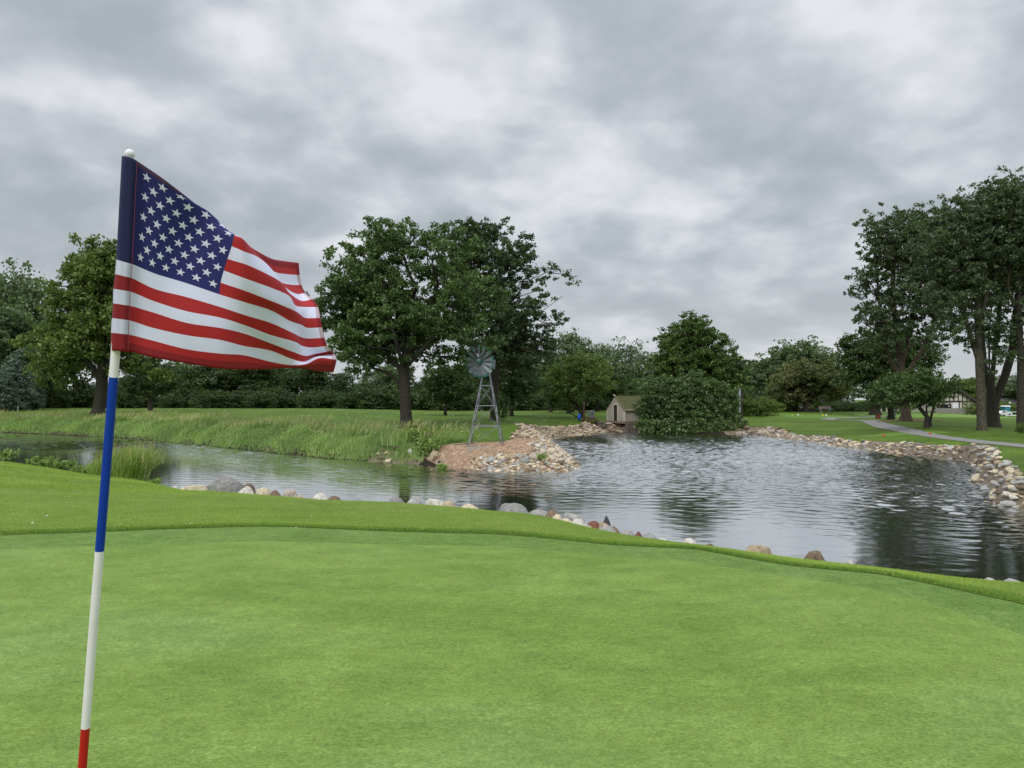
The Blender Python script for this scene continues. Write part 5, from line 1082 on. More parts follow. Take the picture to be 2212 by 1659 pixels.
mb = MB(); mb.prism([(.24, hubz + .12), (.58, hubz + .15), (.54, hubz - .30), (.22, hubz - .24)], 'y', -.004, .004)
vn = mb.build('tail_vane', M['galv_flat'], T); vn.location = (-.12, hy + .45, 0); vn.rotation_euler = (0, 0, R(32))
mb = MB(); mb.tube([(legp(1, -1, .5)), (hw * 1.02, 0, .2), (hw * 1.18, -.1, .02), (hw * 1.5, -.2, .03), (hw * 1.9, -.15, .02)], .012, 6); mb.build('cable', M['black_metal'], T)
M['plank'] = mat('weathered_plank', (.22, .17, .12), .9, noise=(8, (.14, .10, .07), 5, .3, .7))
p = hit(1005, 963); mb = MB(); mb.box((0, 0, .05), (.95, .22, .05), ry=R(-7)); tag(mb.build('plank', M['plank'], bevel=.005, loc=(p.x - .1, p.y + .1, p.z)), 'weathered plank lying at the left end of the windmill slab', 'plank')
# cinder block
p = hit(952.5, 1007); mb = MB(); 
for x0 in (-.19, 0, .19): mb.box((x0, 0, 0), (.035, .19, .19))
for y0 in (-.08, .08): mb.box((-.095, y0, 0), (.155, .03, .19)); mb.box((.095, y0, 0), (.155, .03, .19))
cb = mb.build('cinder_block', M['concrete'], loc=(p.x, p.y, .14)); cb.rotation_euler = (R(70), .1, .3); tag(cb, 'hollow cinder block lying at the waterline below the gravel', 'cinder block')

# ================================================================== shed
M['siding'] = mat('beige_siding', (.40, .365, .31), .6, noise=(3, (.33, .30, .25), 4, .3, .7))
M['trim'] = mat('cream_trim', (.52, .48, .40), .55)
M['door'] = mat('dark_brown_door', (.035, .022, .018), .6, noise=(10, (.02, .013, .01), 3, .3, .7))
M['moss'] = mat('mossy_shingles', (.125, .105, .060), .95, noise=(3.5, (.085, .105, .025), 6, .35, .6), bump=(12, .8, .03))
M['stack'] = mat('stacked_stone', (.15, .125, .10), .95, noise=(5, (.06, .05, .045), 5, .3, .7), bump=(10, .9, .05))
DS = 68.5; kk = DS / F
def SU(x, y, D=DS): return W((2200 + .22604 * x) / 1.8228, (1520 + .22604 * y) / 1.8228, D)     # enlarged shed crop -> place
g0 = SU(885, 600); g1 = SU(1140, 615); ec = SU(1155, 415); apex = SU(1030, 165)
# the shed stands turned: gable faces left-front, long wall faces right-front
Wg = 2.2; Lg = 3.4; zb_ = g1.z; eave = 1.10; ridge = 2.36
cor = Vector((g1.x, g1.y - .3, zb_)); rot = R(38)
T = empty('shed', cor, 'small beige clapboard shed with mossy roof and dark door across the pond', 'shed', rz=rot)
# local: x along the long wall (to the right/back), y along the gable (to the left/back)
def siding(mb, axis, a0, a1, z0, top, off):
    """clapboards: thin wedges; top(a) gives the wall height along the wall"""
    n = int((top((a0 + a1) / 2) - z0) / .115) + 1
    for i in range(n):
        z = z0 + i * .115; zt = z + .12
        lo, hi = a0, a1
        if axis == 'y':
            mid = (a0 + a1) / 2
            if z > eave: fr = min(1, (z - eave) / (ridge - eave)); lo = a0 + (mid - a0) * fr; hi = a1 - (a1 - mid) * fr
            if hi - lo < .1: break
            zt = min(zt, ridge - .02)
            mb.add([(off - .028, lo, z), (off - .028, hi, z), (off - .004, hi, zt), (off - .004, lo, zt), (off, lo, z), (off, hi, z)], [(0, 1, 2, 3), (0, 4, 5, 1)])
        else:
            zt = min(zt, eave)
            mb.add([(lo, off - .028, z), (hi, off - .028, z), (hi, off - .004, zt), (lo, off - .004, zt), (lo, off, z), (hi, off, z)], [(0, 1, 2, 3), (0, 4, 5, 1)])
mb = MB(); mb.prism([(0, 0), (Wg, 0), (Wg, eave), (Wg / 2, ridge), (0, eave)], 'x', 0, Lg)
siding(mb, 'y', 0, Wg, 0, lambda a: ridge, 0); siding(mb, 'x', 0, Lg, 0, lambda a: eave, 0); mb.build('wall', M['siding'], T)
for side, nm in ((0, 'roof_slope'), (1, 'roof_slope')):
    mb = MB(); y0, y1 = (-.16, Wg / 2) if side == 0 else (Wg + .16, Wg / 2); z0 = eave - .16 * (ridge - eave) / (Wg / 2) + .03
    nrow = 9
    for i in range(nrow):
        t0, t1 = i / nrow, (i + 1) / nrow; ya, yb = y0 + (y1 - y0) * t0, y0 + (y1 - y0) * t1; za, zb2 = z0 + (ridge + .03 - z0) * t0, z0 + (ridge + .03 - z0) * t1
        nt_ = 14
        for j in range(nt_):
            xa = -.14 + (Lg + .28) * j / nt_; xb = -.14 + (Lg + .28) * (j + 1) / nt_ - .012; e = random.uniform(.0, .018)
            mb.add([(xa, ya, za + .04 + e), (xb, ya, za + .04 + e), (xb, yb, zb2 + .012), (xa, yb, zb2 + .012), (xa, ya, za - .03), (xb, ya, za - .03)], [(0, 1, 2, 3), (4, 5, 1, 0)])
    mb.add([(-.14, y0, z0 - .03), (Lg + .14, y0, z0 - .03), (Lg + .14, y1, ridge), (-.14, y1, ridge)], [(0, 1, 2, 3)])
    mb.build('roof', M['moss'], T)
mb = MB(); mb.box((Lg / 2, Wg / 2, ridge + .05), (Lg + .3, .16, .05)); mb.build('ridge_cap', M['moss'], T)
mb = MB(); sl_ = math.atan2(ridge - eave, Wg / 2)
for sgn, y0 in ((1, 0), (-1, Wg)):
    mb.bar((-.06, y0 - sgn * .14, eave - .14 * math.tan(sl_) - .03), (-.06, Wg / 2, ridge - .03), .03, .11)
mb.box((Lg / 2, -.07, eave - .04), (Lg + .1, .03, .11)); mb.box((-.02, -.02, eave / 2 - .05), (.11, .11, eave - .1)); mb.box((-.02, Wg + .0, eave / 2 - .05), (.09, .09, eave - .1)); mb.box((Lg, -.02, eave / 2), (.09, .09, eave - .12))
mb.build('trim', M['trim'], T)
dm = Wg * .50
mb = MB(); mb.box((-.035, dm, .78), (.05, .46, 1.46)); dr = mb.build('door', M['door'], T)
mb = MB(); mb.box((-.075, dm + .15, .75), (.03, .03, .09)); h = mb.build('handle', M['galv'], dr)
mb = MB(); mb.box((-.055, dm - .27, .77), (.06, .085, 1.54)); mb.box((-.055, dm + .27, .77), (.06, .085, 1.54)); mb.box((-.055, dm, 1.56), (.062, .66, .09)); mb.build('door_frame', M['trim'], T)
mb = MB(); mb.box((-.14, Wg / 2 + .04, ridge + .02), (.06, .16, .06)); mb.ball((-.16, Wg / 2 + .14, ridge + .10), .055, 10, 6); mb.ball((-.16, Wg / 2 - .04, ridge + .02), .05, 10, 6); mb.build('floodlight', mat('white_plastic', (.7, .7, .68), .4), T, smooth=True)
mb = MB(); mb.box((Lg / 2 - .1, Wg / 2 - .12, -.10), (Lg + .5, Wg + .55, .16)); mb.build('timber_sill', M['plank'], T)
# stacked stone wall below the shed
wp = [SU(1160, 650, 67.2), SU(1400, 650, 66.8), SU(1640, 655, 66.2)]
T2 = MB(); rs_ = random.Random(3)
for i in range(len(wp) - 1):
    a, b = wp[i], wp[i + 1]; ln = (b - a).length; d = (b - a) / ln; an = math.atan2(d.y, d.x)
    for row in range(8):
        z = a.z - .03 - row * .10; s = -rs_.uniform(0, .2)
        while s < ln:
            l = rs_.uniform(.18, .5); c = a + d * (s + l / 2); T2.box((c.x, c.y - rs_.uniform(0, .10) - row * .05, z), (l - .03, .35, .082), rz=an + rs_.uniform(-.05, .05), rx=rs_.uniform(-.05, .05)); s += l
tag(T2.build('stone_wall', M['stack'], bevel=.02), 'low dry stacked stone wall holding the bank below the shed', 'stone wall')
# concrete outlet box left of the shed
c = SU(745, 660, 67.4); mb = MB(); 
mb.box((-.42, 0, 0), (.08, .9, .8)); mb.box((.42, 0, 0), (.08, .9, .8)); mb.box((0, .4, 0), (.76, .08, .8)); mb.box((-.22, -.41, 0), (.36, .08, .8)); mb.box((.26, -.41, 0), (.24, .08, .8)); mb.box((.07, -.38, -.02), (.14, .03, .7)); mb.box((0, 0, .43), (1.3, 1.1, .06))
ob = mb.build('outlet_box', M['concrete_dark'], bevel=.01, loc=(c.x, c.y + .4, c.z - .1)); ob.rotation_euler = (0, 0, .1); ob.scale = (.85, .6, .5); tag(ob, 'square concrete outlet box in the bank left of the shed', 'outlet box')
# pump group
M['rust'] = mat('rusty_pipe', (.11, .042, .026), .8, noise=(6, (.06, .028, .02), 5, .3, .7)); M['blue'] = mat('blue_tank_paint', (.010, .12, .55), .35); M['navy'] = mat('navy_paint', (.01, .02, .08), .5); M['grey_paint'] = mat('grey_machine_paint', (.12, .13, .14), .5)
pd = 68.2
c = SU(357, 590, pd); gzv = c.z
T = empty('pressure_tank', c, 'bright blue upright pressure tank beside the rusty pipe', 'tank')
MB().lathe((0, 0, 0), [(.11, .06), (.15, .08), (.16, .11), (.16, .46), (.14, .52), (.08, .55), (.01, .56)], 20).build('tank', M['blue'], T, smooth=True)
MB().lathe((0, 0, 0), [(.13, -.05), (.13, .07)], 20).build('stand', M['navy'], T, smooth=True)
c = SU(437, 575, pd)
T = empty('standpipe', c, 'thick rusty brown standpipe with cap, right of the blue tank', 'pipe')
MB().tube([(0, 0, -.2), (0, 0, 1.45)], .09, 14).build('pipe', M['rust'], T, smooth=True); MB().ball((0, 0, 1.46), .09, 14, 8, .6).build('cap', M['grey_paint'], T, smooth=True)
mb = MB(); mb.tube([(0, 0, .16), (.6, -.05, .10), (1.05, -.05, .06)], .06, 10); mb.tube([(0, 0, .75), (.16, 0, .75), (.16, 0, .56)], .028, 8); mb.box((.16, 0, .6), (.08, .07, .12)); mb.build('side_pipe', M['rust'], T, smooth=False)
c = SU(580, 585, pd)
T = empty('pump', c, 'grey pump motors with switch box on a rusty base, left of the shed', 'pump')
mb = MB(); mb.box((0, 0, .05), (1.5, .9, .12)); mb.box((-.05, 0, .2), (.9, .5, .2)); mb.build('base', M['rust'], T)
for i, x0 in enumerate((-.13, .2)):
    MB().lathe((x0, .12 * i, 0), [(.2, .3), (.2, .55), (.16, .6), (.16, .8), (.17, .82), (.17, 1.3), (.10, 1.45), (.03, 1.5)], 16).build('motor', M['grey_paint'], T, smooth=True)
MB().box((-.55, .1, 1.0), (.45, .2, .5)).build('switch_box', M['grey_paint'], T, bevel=.01)
mb = MB(); [mb.bar((x0, .1, .1), (x0, .1, .8), .03) for x0 in (-.74, -.36)]; [mb.bar((.35, y0, .1), (.30, y0, .9), .03) for y0 in (-.2, .25)]; mb.build('bracket', M['black_metal'], T); T.scale = (.58, .58, .58)
c = SU(560, 600, pd); mb = MB()
for i in range(5): mb.box((.1, -.6 + i * .26, -.03), (3.0, .24, .07), rz=R(-2))
td = mb.build('timber_deck', M['rust'], loc=(c.x, c.y, c.z)); td.scale = (.6, .6, .6); tag(td, 'low dark timber deck under the pump', 'deck')
# tall post
c = W(1601, 916, 66.5); T = empty('post', c, 'tall dark post with a pale metal strip, right of the pond shrubs', 'post')
k = 66.5 / F; M['wood_dark'] = mat('dark_timber', (.040, .028, .022), .85, noise=(8, (.02, .014, .012), 4, .3, .7))
MB().box((.06, 0, 81 * k / 2 - .1), (.20, .22, 81 * k + .2)).build('pole', M['wood_dark'], T, bevel=.01)
MB().box((-.135, -.02, 77 * k / 2), (.17, .15, 77 * k)).build('metal_strip', mat('pale_metal', (.42, .45, .50), .4, metal=.3), T, bevel=.008)
# float on the pond
p = G(1556, 970.5); T = empty('pond_float', p, 'small dark float lying on the open water of the pond', 'float')
MB().lathe((0, 0, 0), [(.30, -.05), (.42, .0), (.36, .06), (.12, .10), (.02, .11)], 16).build('body', M['black_metal'], T, smooth=True); MB().tube([(-.5, 0, .03), (.5, .1, .03)], .03, 6).build('arm', M['black_metal'], T)
# yardage stake at the left
p = W(38.5, 891, 100); T = empty('yardage_stake', Vector((p.x, 100, gz1(p.x, 100))), 'thin white yardage stake on the far left lawn', 'stake'); MB().box((0, 0, .3), (.06, .06, .7)).build('stake', mat('white_paint', (.75, .75, .73), .5), T); MB().box((0, 0, .68), (.09, .09, .06)).build('cap', M['trim'], T)

# ================================================================== tee furniture
D = 99; b = gb(1782.5, D); T = empty('bench', b, 'grey brown slatted park bench behind the tee', 'bench'); M['bench'] = mat('bench_slats', (.22, .17, .15), .8, noise=(9, (.14, .11, .10), 4, .3, .7))
mb = MB(); [mb.box((0, .2, .62 + i * .12), (1.65, .03, .10), rx=-.2) for i in range(3)]; mb.build('backrest', M['bench'], T)
mb = MB(); [mb.box((0, -.2 + i * .13, .42), (1.65, .11, .03)) for i in range(3)]; mb.build('seat', M['bench'], T)
for x0 in (-.6, .6):
    mb = MB(); mb.box((x0, -.15, .2), (.10, .08, .42)); mb.box((x0, .18, .4), (.10, .08, .8)); mb.build('leg', M['concrete'], T)
D = 96; b = gb(1795, D); T = empty('ball_washer', b, 'small dark green ball washer standing right of the bench', 'ball washer')
MB().tube([(0, 0, 0), (0, 0, .5)], .035, 8).build('post', M['black_metal'], T); MB().lathe((0, 0, 0), [(.10, .25), (.19, .5), (.21, .62), (.12, .68)], 14).build('body', mat('dark_teal', (.02, .09, .075), .4), T, smooth=True); MB().box((0, 0, .69), (.46, .22, .04)).build('lid', mat('teal_light', (.10, .25, .22), .4), T)
W_ = mat('marker_white', (.8, .8, .78), .5); Yl = mat('marker_yellow', (.75, .6, .03), .5); Rd = mat('marker_red', (.62, .06, .02), .5)
def marker(u, v, D, m, lb, s):
    x = XU(u, D); T = empty('tee_marker', (x, D, gz1(x, D)), lb, 'tee marker'); mb = MB(); mb.box((0, 0, s * .55), (s, s, s), taper=.86); mb.build('block', m, T, bevel=s * .08); MB().tube([(0, 0, -.05), (0, 0, .06)], s * .12, 6).build('spike', M['black_metal'], T)
marker(1723.5, 897, 90, W_, 'white tee marker block, the left one in front of the canopy', .17); marker(1784, 898, 90, W_, 'white tee marker block near the bench', .17)
marker(1711, 898, 90, Yl, 'yellow tee marker, left of the left white marker', .14); marker(1777, 899, 90, Yl, 'yellow tee marker close to the bench', .17)
marker(1907.7, 943, 46, Rd, 'red tee marker block on the forward tee, left one', .12); marker(2008, 945, 44.5, Rd, 'red tee marker block on the forward tee, right one beside the path', .12)
D = 80; b = gb(1896, D); T = empty('path_sign', b, 'small red framed sandwich sign beside the cart path', 'sign'); Sg = mat('sign_red', (.32, .07, .04), .7, noise=(9, (.22, .06, .04), 3, .3, .7))
MB().box((0, 0, .32), (.46, .03, .46), rx=.1).build('panel', Sg, T); mb = MB(); [mb.box((x0, -.02, .31), (.06, .06, .64), rx=.1) for x0 in (-.25, .25)]; mb.box((0, -.05, .6), (.56, .06, .06), rx=.1); mb.box((0, 0, .10), (.56, .06, .06), rx=.1); mb.build('frame', mat('sign_frame', (.16, .05, .035), .7), T)
D = 76; b = gb(1925.5, D); T = empty('notice_board', b, 'grey notice board on posts behind the low clipped bush', 'notice board')
MB().box((0, 0, .62), (.78, .05, .62)).build('panel', mat('board_grey', (.10, .12, .125), .6), T); mb = MB(); [mb.box((x0, .03, .4), (.05, .05, .95)) for x0 in (-.36, .36)]; mb.box((0, -.01, .94), (.86, .08, .05)); mb.build('frame', M['grey_paint'], T)

# ================================================================== buildings
M['plaster'] = mat('cream_plaster', (.62, .59, .50), .8, noise=(2, (.55, .52, .44), 4, .3, .7)); M['timber'] = mat('half_timber', (.045, .032, .028), .8); M['shingle'] = mat('grey_shingles', (.085, .088, .095), .9, noise=(4, (.06, .062, .068), 5, .3, .7), bump=(8, .6, .05))
M['glass_dark'] = mat('dark_glass', (.012, .013, .016), .12); M['terrace'] = mat('terrace_stone', (.30, .28, .25), .9, noise=(3, (.20, .19, .17), 5, .3, .7)); M['white'] = mat('white_board', (.78, .80, .82), .6)
DC = 130
def CU(x, y, D=DC): return W((3600 + .1953 * x) / 1.8228, (1500 + .1953 * y) / 1.8228, D)
kc = DC / F * .1953 / 1.8228; z0 = CU(900, 672).z; org = CU(830, 672)
T = empty('clubhouse', (org.x, DC, z0 - .1), 'white half timbered clubhouse with steep gable, behind the low spreading tree', 'building')
def cx2(x): return (x - 830) * kc
def cz2(y): return (672 - y) * kc + .1
wl, wr, ez, az = cx2(440), cx2(1215), cz2(410), cz2(160)
wl2 = cx2(445)
mb = MB(); mb.prism([(wl2, 0), (wr, 0), (wr, ez), (0, az), (wl2, ez)], 'y', 0, 12); mb.build('wall', M['plaster'], T)
for sgn, xe in ((1, wr), (-1, wl2)):
    mb = MB(); dx = xe; e = 1.12; nrm = .28
    mb.prism([(0, az + nrm * 1.2), (0, az), (xe * e, az + (ez - az) * e), (xe * e + sgn * .1, az + (ez - az) * e + nrm)], 'y', -.5, 12.4); mb.build('roof', M['shingle'], T)
mb = MB(); y_ = -.05
for x in (715, 975, 1060, 1145, 905): mb.box((cx2(x), y_, (cz2(655) + cz2(430)) / 2), (.16, .08, cz2(430) - cz2(655)))
for x in (715, 800, 890, 975): 
    zt = az - abs(cx2(x)) / wr * (az - ez) - .1; mb.box((cx2(x), y_, (zt + cz2(410)) / 2), (.14, .08, zt - cz2(410)))
for x in (600, 1060, 1145):
    zt = az - abs(cx2(x)) / abs(wr) * (az - ez) - .1
    if zt > cz2(410): mb.box((cx2(x), y_, (zt + cz2(410)) / 2), (.14, .08, zt - cz2(410)))
mb.box(((wl2 + wr) / 2, y_ - .01, cz2(412)), (wr - wl2, .09, .24)); mb.box(((cx2(900) + wr) / 2, y_ - .01, cz2(605)), (wr - cx2(900), .09, .22)); mb.box((cx2(845), y_ - .01, cz2(240)), (abs(wr) * .75, .09, .16)); mb.box((wr - .08, y_, ez / 2), (.18, .1, ez))
for sgn, xe in ((1, wr), (-1, wl2)): mb.bar((0, y_ - .45, az - .05), (xe * 1.08, y_ - .45, az + (ez - az) * 1.08), .10, .26)
mb.build('timber_frame', M['timber'], T)
for xa, xb, ya, yb in ((590, 740, 470, 572), (450, 578, 470, 572)):
    mb = MB(); mb.box(((cx2(xa) + cx2(xb)) / 2, -.04, (cz2(ya) + cz2(yb)) / 2), (cx2(xb) - cx2(xa), .06, cz2(ya) - cz2(yb))); w_ = mb.build('window', M['glass_dark'], T)
    mb = MB(); [mb.box((cx2(x), -.08, (cz2(ya) + cz2(yb)) / 2), (.08, .05, cz2(ya) - cz2(yb))) for x in (xa, (xa + xb) / 2, xb)]; mb.build('frame', M['timber'], w_)
MB().box(((cx2(770) + cx2(888)) / 2, -.06, (cz2(440) + cz2(585)) / 2), (cx2(888) - cx2(770), .1, cz2(440) - cz2(585))).build('screen', M['white'], T)
MB().box((cx2(695), -.09, cz2(508)), (.14, .02, .2)).build('notice', M['white'], T)
mb = MB(); mb.box(((cx2(280) + cx2(880)) / 2, -2.2, cz2(610)), (cx2(880) - cx2(280), .3, cz2(578) - cz2(650) + .5)); mb.box(((cx2(280) + cx2(880)) / 2, -1, cz2(640)), (cx2(880) - cx2(280), 2.4, .6)); mb.build('terrace', M['terrace'], T)
mb = MB(); mb.bar((cx2(850), -2.2, cz2(575)), (cx2(895), -2.2, cz2(600)), .1); mb.bar((cx2(855), -2.2, cz2(575)), (cx2(855), -2.2, cz2(660)), .1); mb.bar((cx2(890), -2.2, cz2(600)), (cx2(890), -2.2, cz2(670)), .1); [mb.bar((cx2(x), -2.35, cz2(615)), (cx2(x), -2.35, cz2(668)), .06) for x in range(1000, 1220, 24)]; mb.bar((cx2(990), -2.35, cz2(618)), (cx2(1220), -2.35, cz2(618)), .08); mb.build('railing', M['timber'], T)
# left wing with white posts
T = empty('pavilion', (XU(1915, 124), 124, gz1(XU(1915, 124), 124)), 'low pavilion with white posts behind the notice board tree', 'building')
k = 124 / F; zt = ZV(876, 124) - T.location.z; mb = MB(); mb.box((0, 2, zt / 2), (74 * k, 3, zt)); mb.build('wall', M['terrace'], T)
mb = MB(); mb.prism([(-1, zt), (4.5, zt), (4.2, zt + .5), (1.5, zt + .75), (-.8, zt + .3)], 'x', -38 * k, 38 * k); mb.build('roof', mat('brown_roof', (.13, .11, .10), .9), T)
for x in (-27, -22, -16, -4, 4, 12, 20, 28, 36): MB().box((x * k, -.6, zt / 2), (.22, .22, zt)).build('post', M['trim'], T)
for x in (-24.5, -19, 24, 32): MB().box((x * k, .46, zt * .45), (3.2 * k, .06, zt * .8)).build('window', M['glass_dark'], T)
# grey roofed house and canopy
D = 128; k = D / F; b = gb(1740, D); T = empty('house', b, 'beige house with grey hip roof behind the white canopy', 'house'); zt = ZV(877, D) - b.z
mb = MB(); mb.box((2.0, 3, zt / 2), (44 * k, 6, zt)); mb.build('wall', mat('beige_wall', (.26, .21, .165), .8), T)
mb = MB(); za = ZV(857, D) - b.z; xl, xr = -22 * k, 70 * k
mb.add([(xl, -.6, zt), (xr, -.6, zt), (xr, 6.6, zt), (xl, 6.6, zt), (-1 * k, 3, za), (50 * k, 3, za)], [(0, 1, 5, 4), (1, 2, 5), (2, 3, 4, 5), (3, 0, 4), (3, 2, 1, 0)]); mb.build('roof', M['shingle'], T)
for x in (-8, -2): MB().box((x * k, -.03, zt * .5), (2 * k, .08, zt * .6)).build('window', M['glass_dark'], T)
D = 122; k = D / F; b = gb(1740, D); T = empty('canopy', b, 'white striped party canopy between the two forked tree trunks', 'canopy'); zt = ZV(881, D) - b.z; za = ZV(871, D) - b.z
mb = MB(); hwid = 12 * k; n_s = 10
for i in range(n_s):
    mb.cm = i % 2; xa = -hwid + 2 * hwid * i / n_s; xb = -hwid + 2 * hwid * (i + 1) / n_s; mb.add([(xa, -1.5, zt), (xb, -1.5, zt), (xb * .25 + .5, 1, za), (xa * .25 + .5, 1, za)], [(0, 1, 2, 3)]); mb.add([(xa, 3.5, zt), (xb, 3.5, zt), (xb * .25 + .5, 1, za), (xa * .25 + .5, 1, za)], [(3, 2, 1, 0)])
mb.cm = 0; mb.add([(-hwid, -1.5, zt), (-hwid, 3.5, zt), (-hwid * .25 + .5, 1, za)], [(0, 1, 2)]); mb.add([(hwid, -1.5, zt), (hwid, 3.5, zt), (hwid * .25 + .5, 1, za)], [(0, 1, 2)])
o = mb.build('top', [M['white'], mat('grey_stripe', (.45, .48, .52), .7)], T); so_ = o.modifiers.new('thick', 'SOLIDIFY'); so_.thickness = .03
mb = MB(); mb.box((0, -1.5, zt - .14), (2 * hwid, .03, .28)); mb.build('valance', mat('navy_cloth', (.03, .04, .09), .8), T)
for x0, y0 in ((-hwid, -1.5), (hwid, -1.5), (hwid, 3.5), (-hwid, 3.5)): MB().box((x0, y0, zt / 2), (.08, .08, zt)).build('pole', M['white'], T)
MB().box((.1, 2.2, zt * .4), (1.5 * hwid, .06, zt * .62)).build('side_panel', M['white'], T)
D = 150; k = D / F; b = gb(1825, D); T = empty('house', b, 'distant house of which only a grey roof shows above the hedge row', 'house'); zt = ZV(870, D) - b.z; za = ZV(857, D) - b.z
MB().box((0, 3, zt / 2), (44 * k, 6, zt)).build('wall', M['terrace'], T); mb = MB(); mb.prism([(-.7, zt), (6.7, zt), (3, za)], 'x', -25 * k, 22 * k); mb.build('roof', mat('pale_shingles', (.17, .17, .18), .9, noise=(4, (.12, .12, .13), 4, .3, .7)), T)
MB().box((-6 * k, -.03, zt * .5), (5 * k, .08, zt * .4)).build('window', M['glass_dark'], T)
D = 150; k = D / F; b = gb(2196, D); T = empty('house', b, 'dark fronted house with low grey roof at the right picture edge', 'house'); zt = ZV(872, D) - b.z; za = ZV(860, D) - b.z
MB().box((0, 3, zt / 2), (48 * k, 6, zt)).build('wall', mat('dark_wall', (.05, .045, .045), .8), T); mb = MB(); mb.prism([(-1, zt), (7, zt), (3, za)], 'x', -28 * k, 30 * k); mb.build('roof', M['shingle'], T); MB().box((-8 * k, -.05, zt * .45), (5 * k, .08, zt * .7)).build('door', M['door'], T)
# road strip, teal booth, lamp, car, railing
x0 = XU(2150, 118); ribbon('road', [(XU(2120, 118), 119), (XU(2212, 118), 118), (XU(2350, 118), 116)], 4.0, mat('pale_road', (.36, .34, .32), .9), .03)
D = 122; k = D / F; b = gb(2171.5, D); T = empty('portable_toilet', b, 'teal portable toilet with white roof seen between the silver maple trunks', 'portable toilet'); h = ZV(876, D) - b.z
Tl = mat('teal_plastic', (.02, .16, .20), .5); MB().box((0, 0, h * .44), (1.0, 1.0, h * .88), taper=.96).build('cabin', Tl, T, bevel=.03); MB().box((0, -.50, h * .42), (.7, .05, h * .74)).build('door', mat('teal_door', (.03, .22, .27), .5), T); MB().box((0, 0, h * .94), (1.12, 1.12, h * .12), taper=.8).build('roof', M['white'], T, bevel=.03)
D = 126; b = gb(2181, D); T = empty('lamp_post', b, 'lamp post with small white globe right of the teal booth', 'lamp post'); h = ZV(870.5, D) - b.z; MB().tube([(0, 0, 0), (0, 0, h)], .04, 8).build('post', M['black_metal'], T); MB().ball((0, 0, h), .17, 12, 8).build('globe', M['white'], T, smooth=True)
D = 112; k = D / F; b = gb(2164, D); T = empty('parked_car', b, 'white parked car half hidden by the thick dark trunks', 'car')
Cp = mat('white_car_paint', (.72, .74, .76), .25); z_ = .03
mb = MB(); prof = [(-2.1, .35), (-2.15, .62), (-1.9, .82), (-1.0, .92), (-.45, 1.32), (.75, 1.36), (1.45, .98), (2.05, .88), (2.15, .6), (2.1, .35)]
mb.prism(prof, 'y', -.8, .8); mb.build('body', Cp, T, bevel=.06)
mb = MB(); mb.prism([(-.85, .95), (-.40, 1.26), (.70, 1.30), (1.25, .97)], 'y', -.815, .815); mb.build('window', M['glass_dark'], T)
for xw in (-1.35, 1.35):
    for yw in (-.74, .74):
        o = MB().tube([(xw, yw - .1, .33), (xw, yw + .1, .33)], .33, 18).build('wheel', M['black_metal'], T); MB().tube([(xw, yw - .112, .33), (xw, yw + .112, .33)], .19, 14).build('rim', M['galv'], o)
for yw in (-.6, .6): MB().box((-2.12, yw, .64), (.10, .3, .12)).build('headlight', M['galv'], T); 
T.rotation_euler = (0, 0, R(8)); T.scale = (.62, .62, .62)
D = 106; b = gb(2196, D); T = empty('railing', b, 'pale pipe railing on the lawn edge near the rightmost trunk', 'railing'); mb = MB()
for z_ in (.25, .75): mb.tube([(-1.6, 0, z_), (2.6, 0, z_)], .05, 8)
mb.build('rail', M['white'], T)
for x0 in (-1.6, .3, 2.6): MB().tube([(x0, 0, 0), (x0, 0, .9 if x0 != .3 else 1.5)], .05, 8).build('post', M['white'], T)
# ================================================================== flagstick and flag
def PF(x, y, d): return W(x / 1.8228, y / 1.8228, d)
d_top, d_bot = 1.30, 1.42
_pc = np.polyfit([607, 1385, 1485, 2169, 2860, 3024], [510.5, 455, 447.5, 392, 337, 324], 3)
def pole_pt(y):
    x = float(np.polyval(_pc, min(y, 3024)))
    return PF(x, y, d_top + (d_bot - d_top) * (y - 607) / 2417)
Pm = {'w': mat('flagstick_white', (.84, .80, .84), .35, noise=(25, (.78, .74, .78), 3, .3, .7)), 'b': mat('flagstick_blue', (.002, .040, .34), .6, spec=.25), 'r': mat('flagstick_red', (.48, .012, .012), .5, spec=.3)}
bz = gz1(-.85, 1.4)
# extend the stick down to the green
a, b_ = pole_pt(2900), pole_pt(3024); dd = (b_ - a).normalized(); q = b_ + dd * ((b_.z - (bz - .1)) / -dd.z)
T = empty('flagstick', Vector((q.x, q.y, bz)), 'leaning flagstick banded white, blue and red in the left foreground', 'flagstick')
org = T.location
rad0 = .0078
ys = {'top': 607, 'wb': 1485, 'bw': 2169, 'wr': 2865}
full = lambda y: pole_pt(y) - org
def seg(name, y0, y1, m, end=None):
    pts = [full(y) for y in np.linspace(y0, y1, 5)]
    if end is not None: pts.append(end - org)
    mb = MB(); mb.tube(pts, rad0, 20); mb.build(name, m, T, smooth=True)
seg('white_section', ys['top'], ys['wb'], Pm['w']); seg('blue_section', ys['wb'], ys['bw'], Pm['b']); seg('white_section', ys['bw'], ys['wr'], Pm['w'])
e = pole_pt(3024); y1 = e + dd * .16; seg('red_section', ys['wr'], 3024, Pm['r'], y1)
mb = MB(); mb.tube([y1 - org, (e + dd * .47) - org], rad0, 20); mb.build('white_section', Pm['w'], T, smooth=True)
mb = MB(); mb.tube([(e + dd * .47) - org, q - org], rad0, 20); mb.build('blue_section', Pm['b'], T, smooth=True)
k_ = full(605); mb = MB(); mb.ball((k_.x, k_.y, k_.z - .001), .0088, 20, 12, 1.0); mb.build('knob', Pm['w'], T, smooth=True)
# cup in the green
mb = MB(); mb.lathe((0, 0, 0), [(.054, -.002), (.054, -.10)], 24); cup = mb.build('hole_cup', M['white'], loc=(q.x, q.y, gz1(q.x, q.y) + .010)); tag(cup, 'white hole cup the flagstick stands in', 'cup')

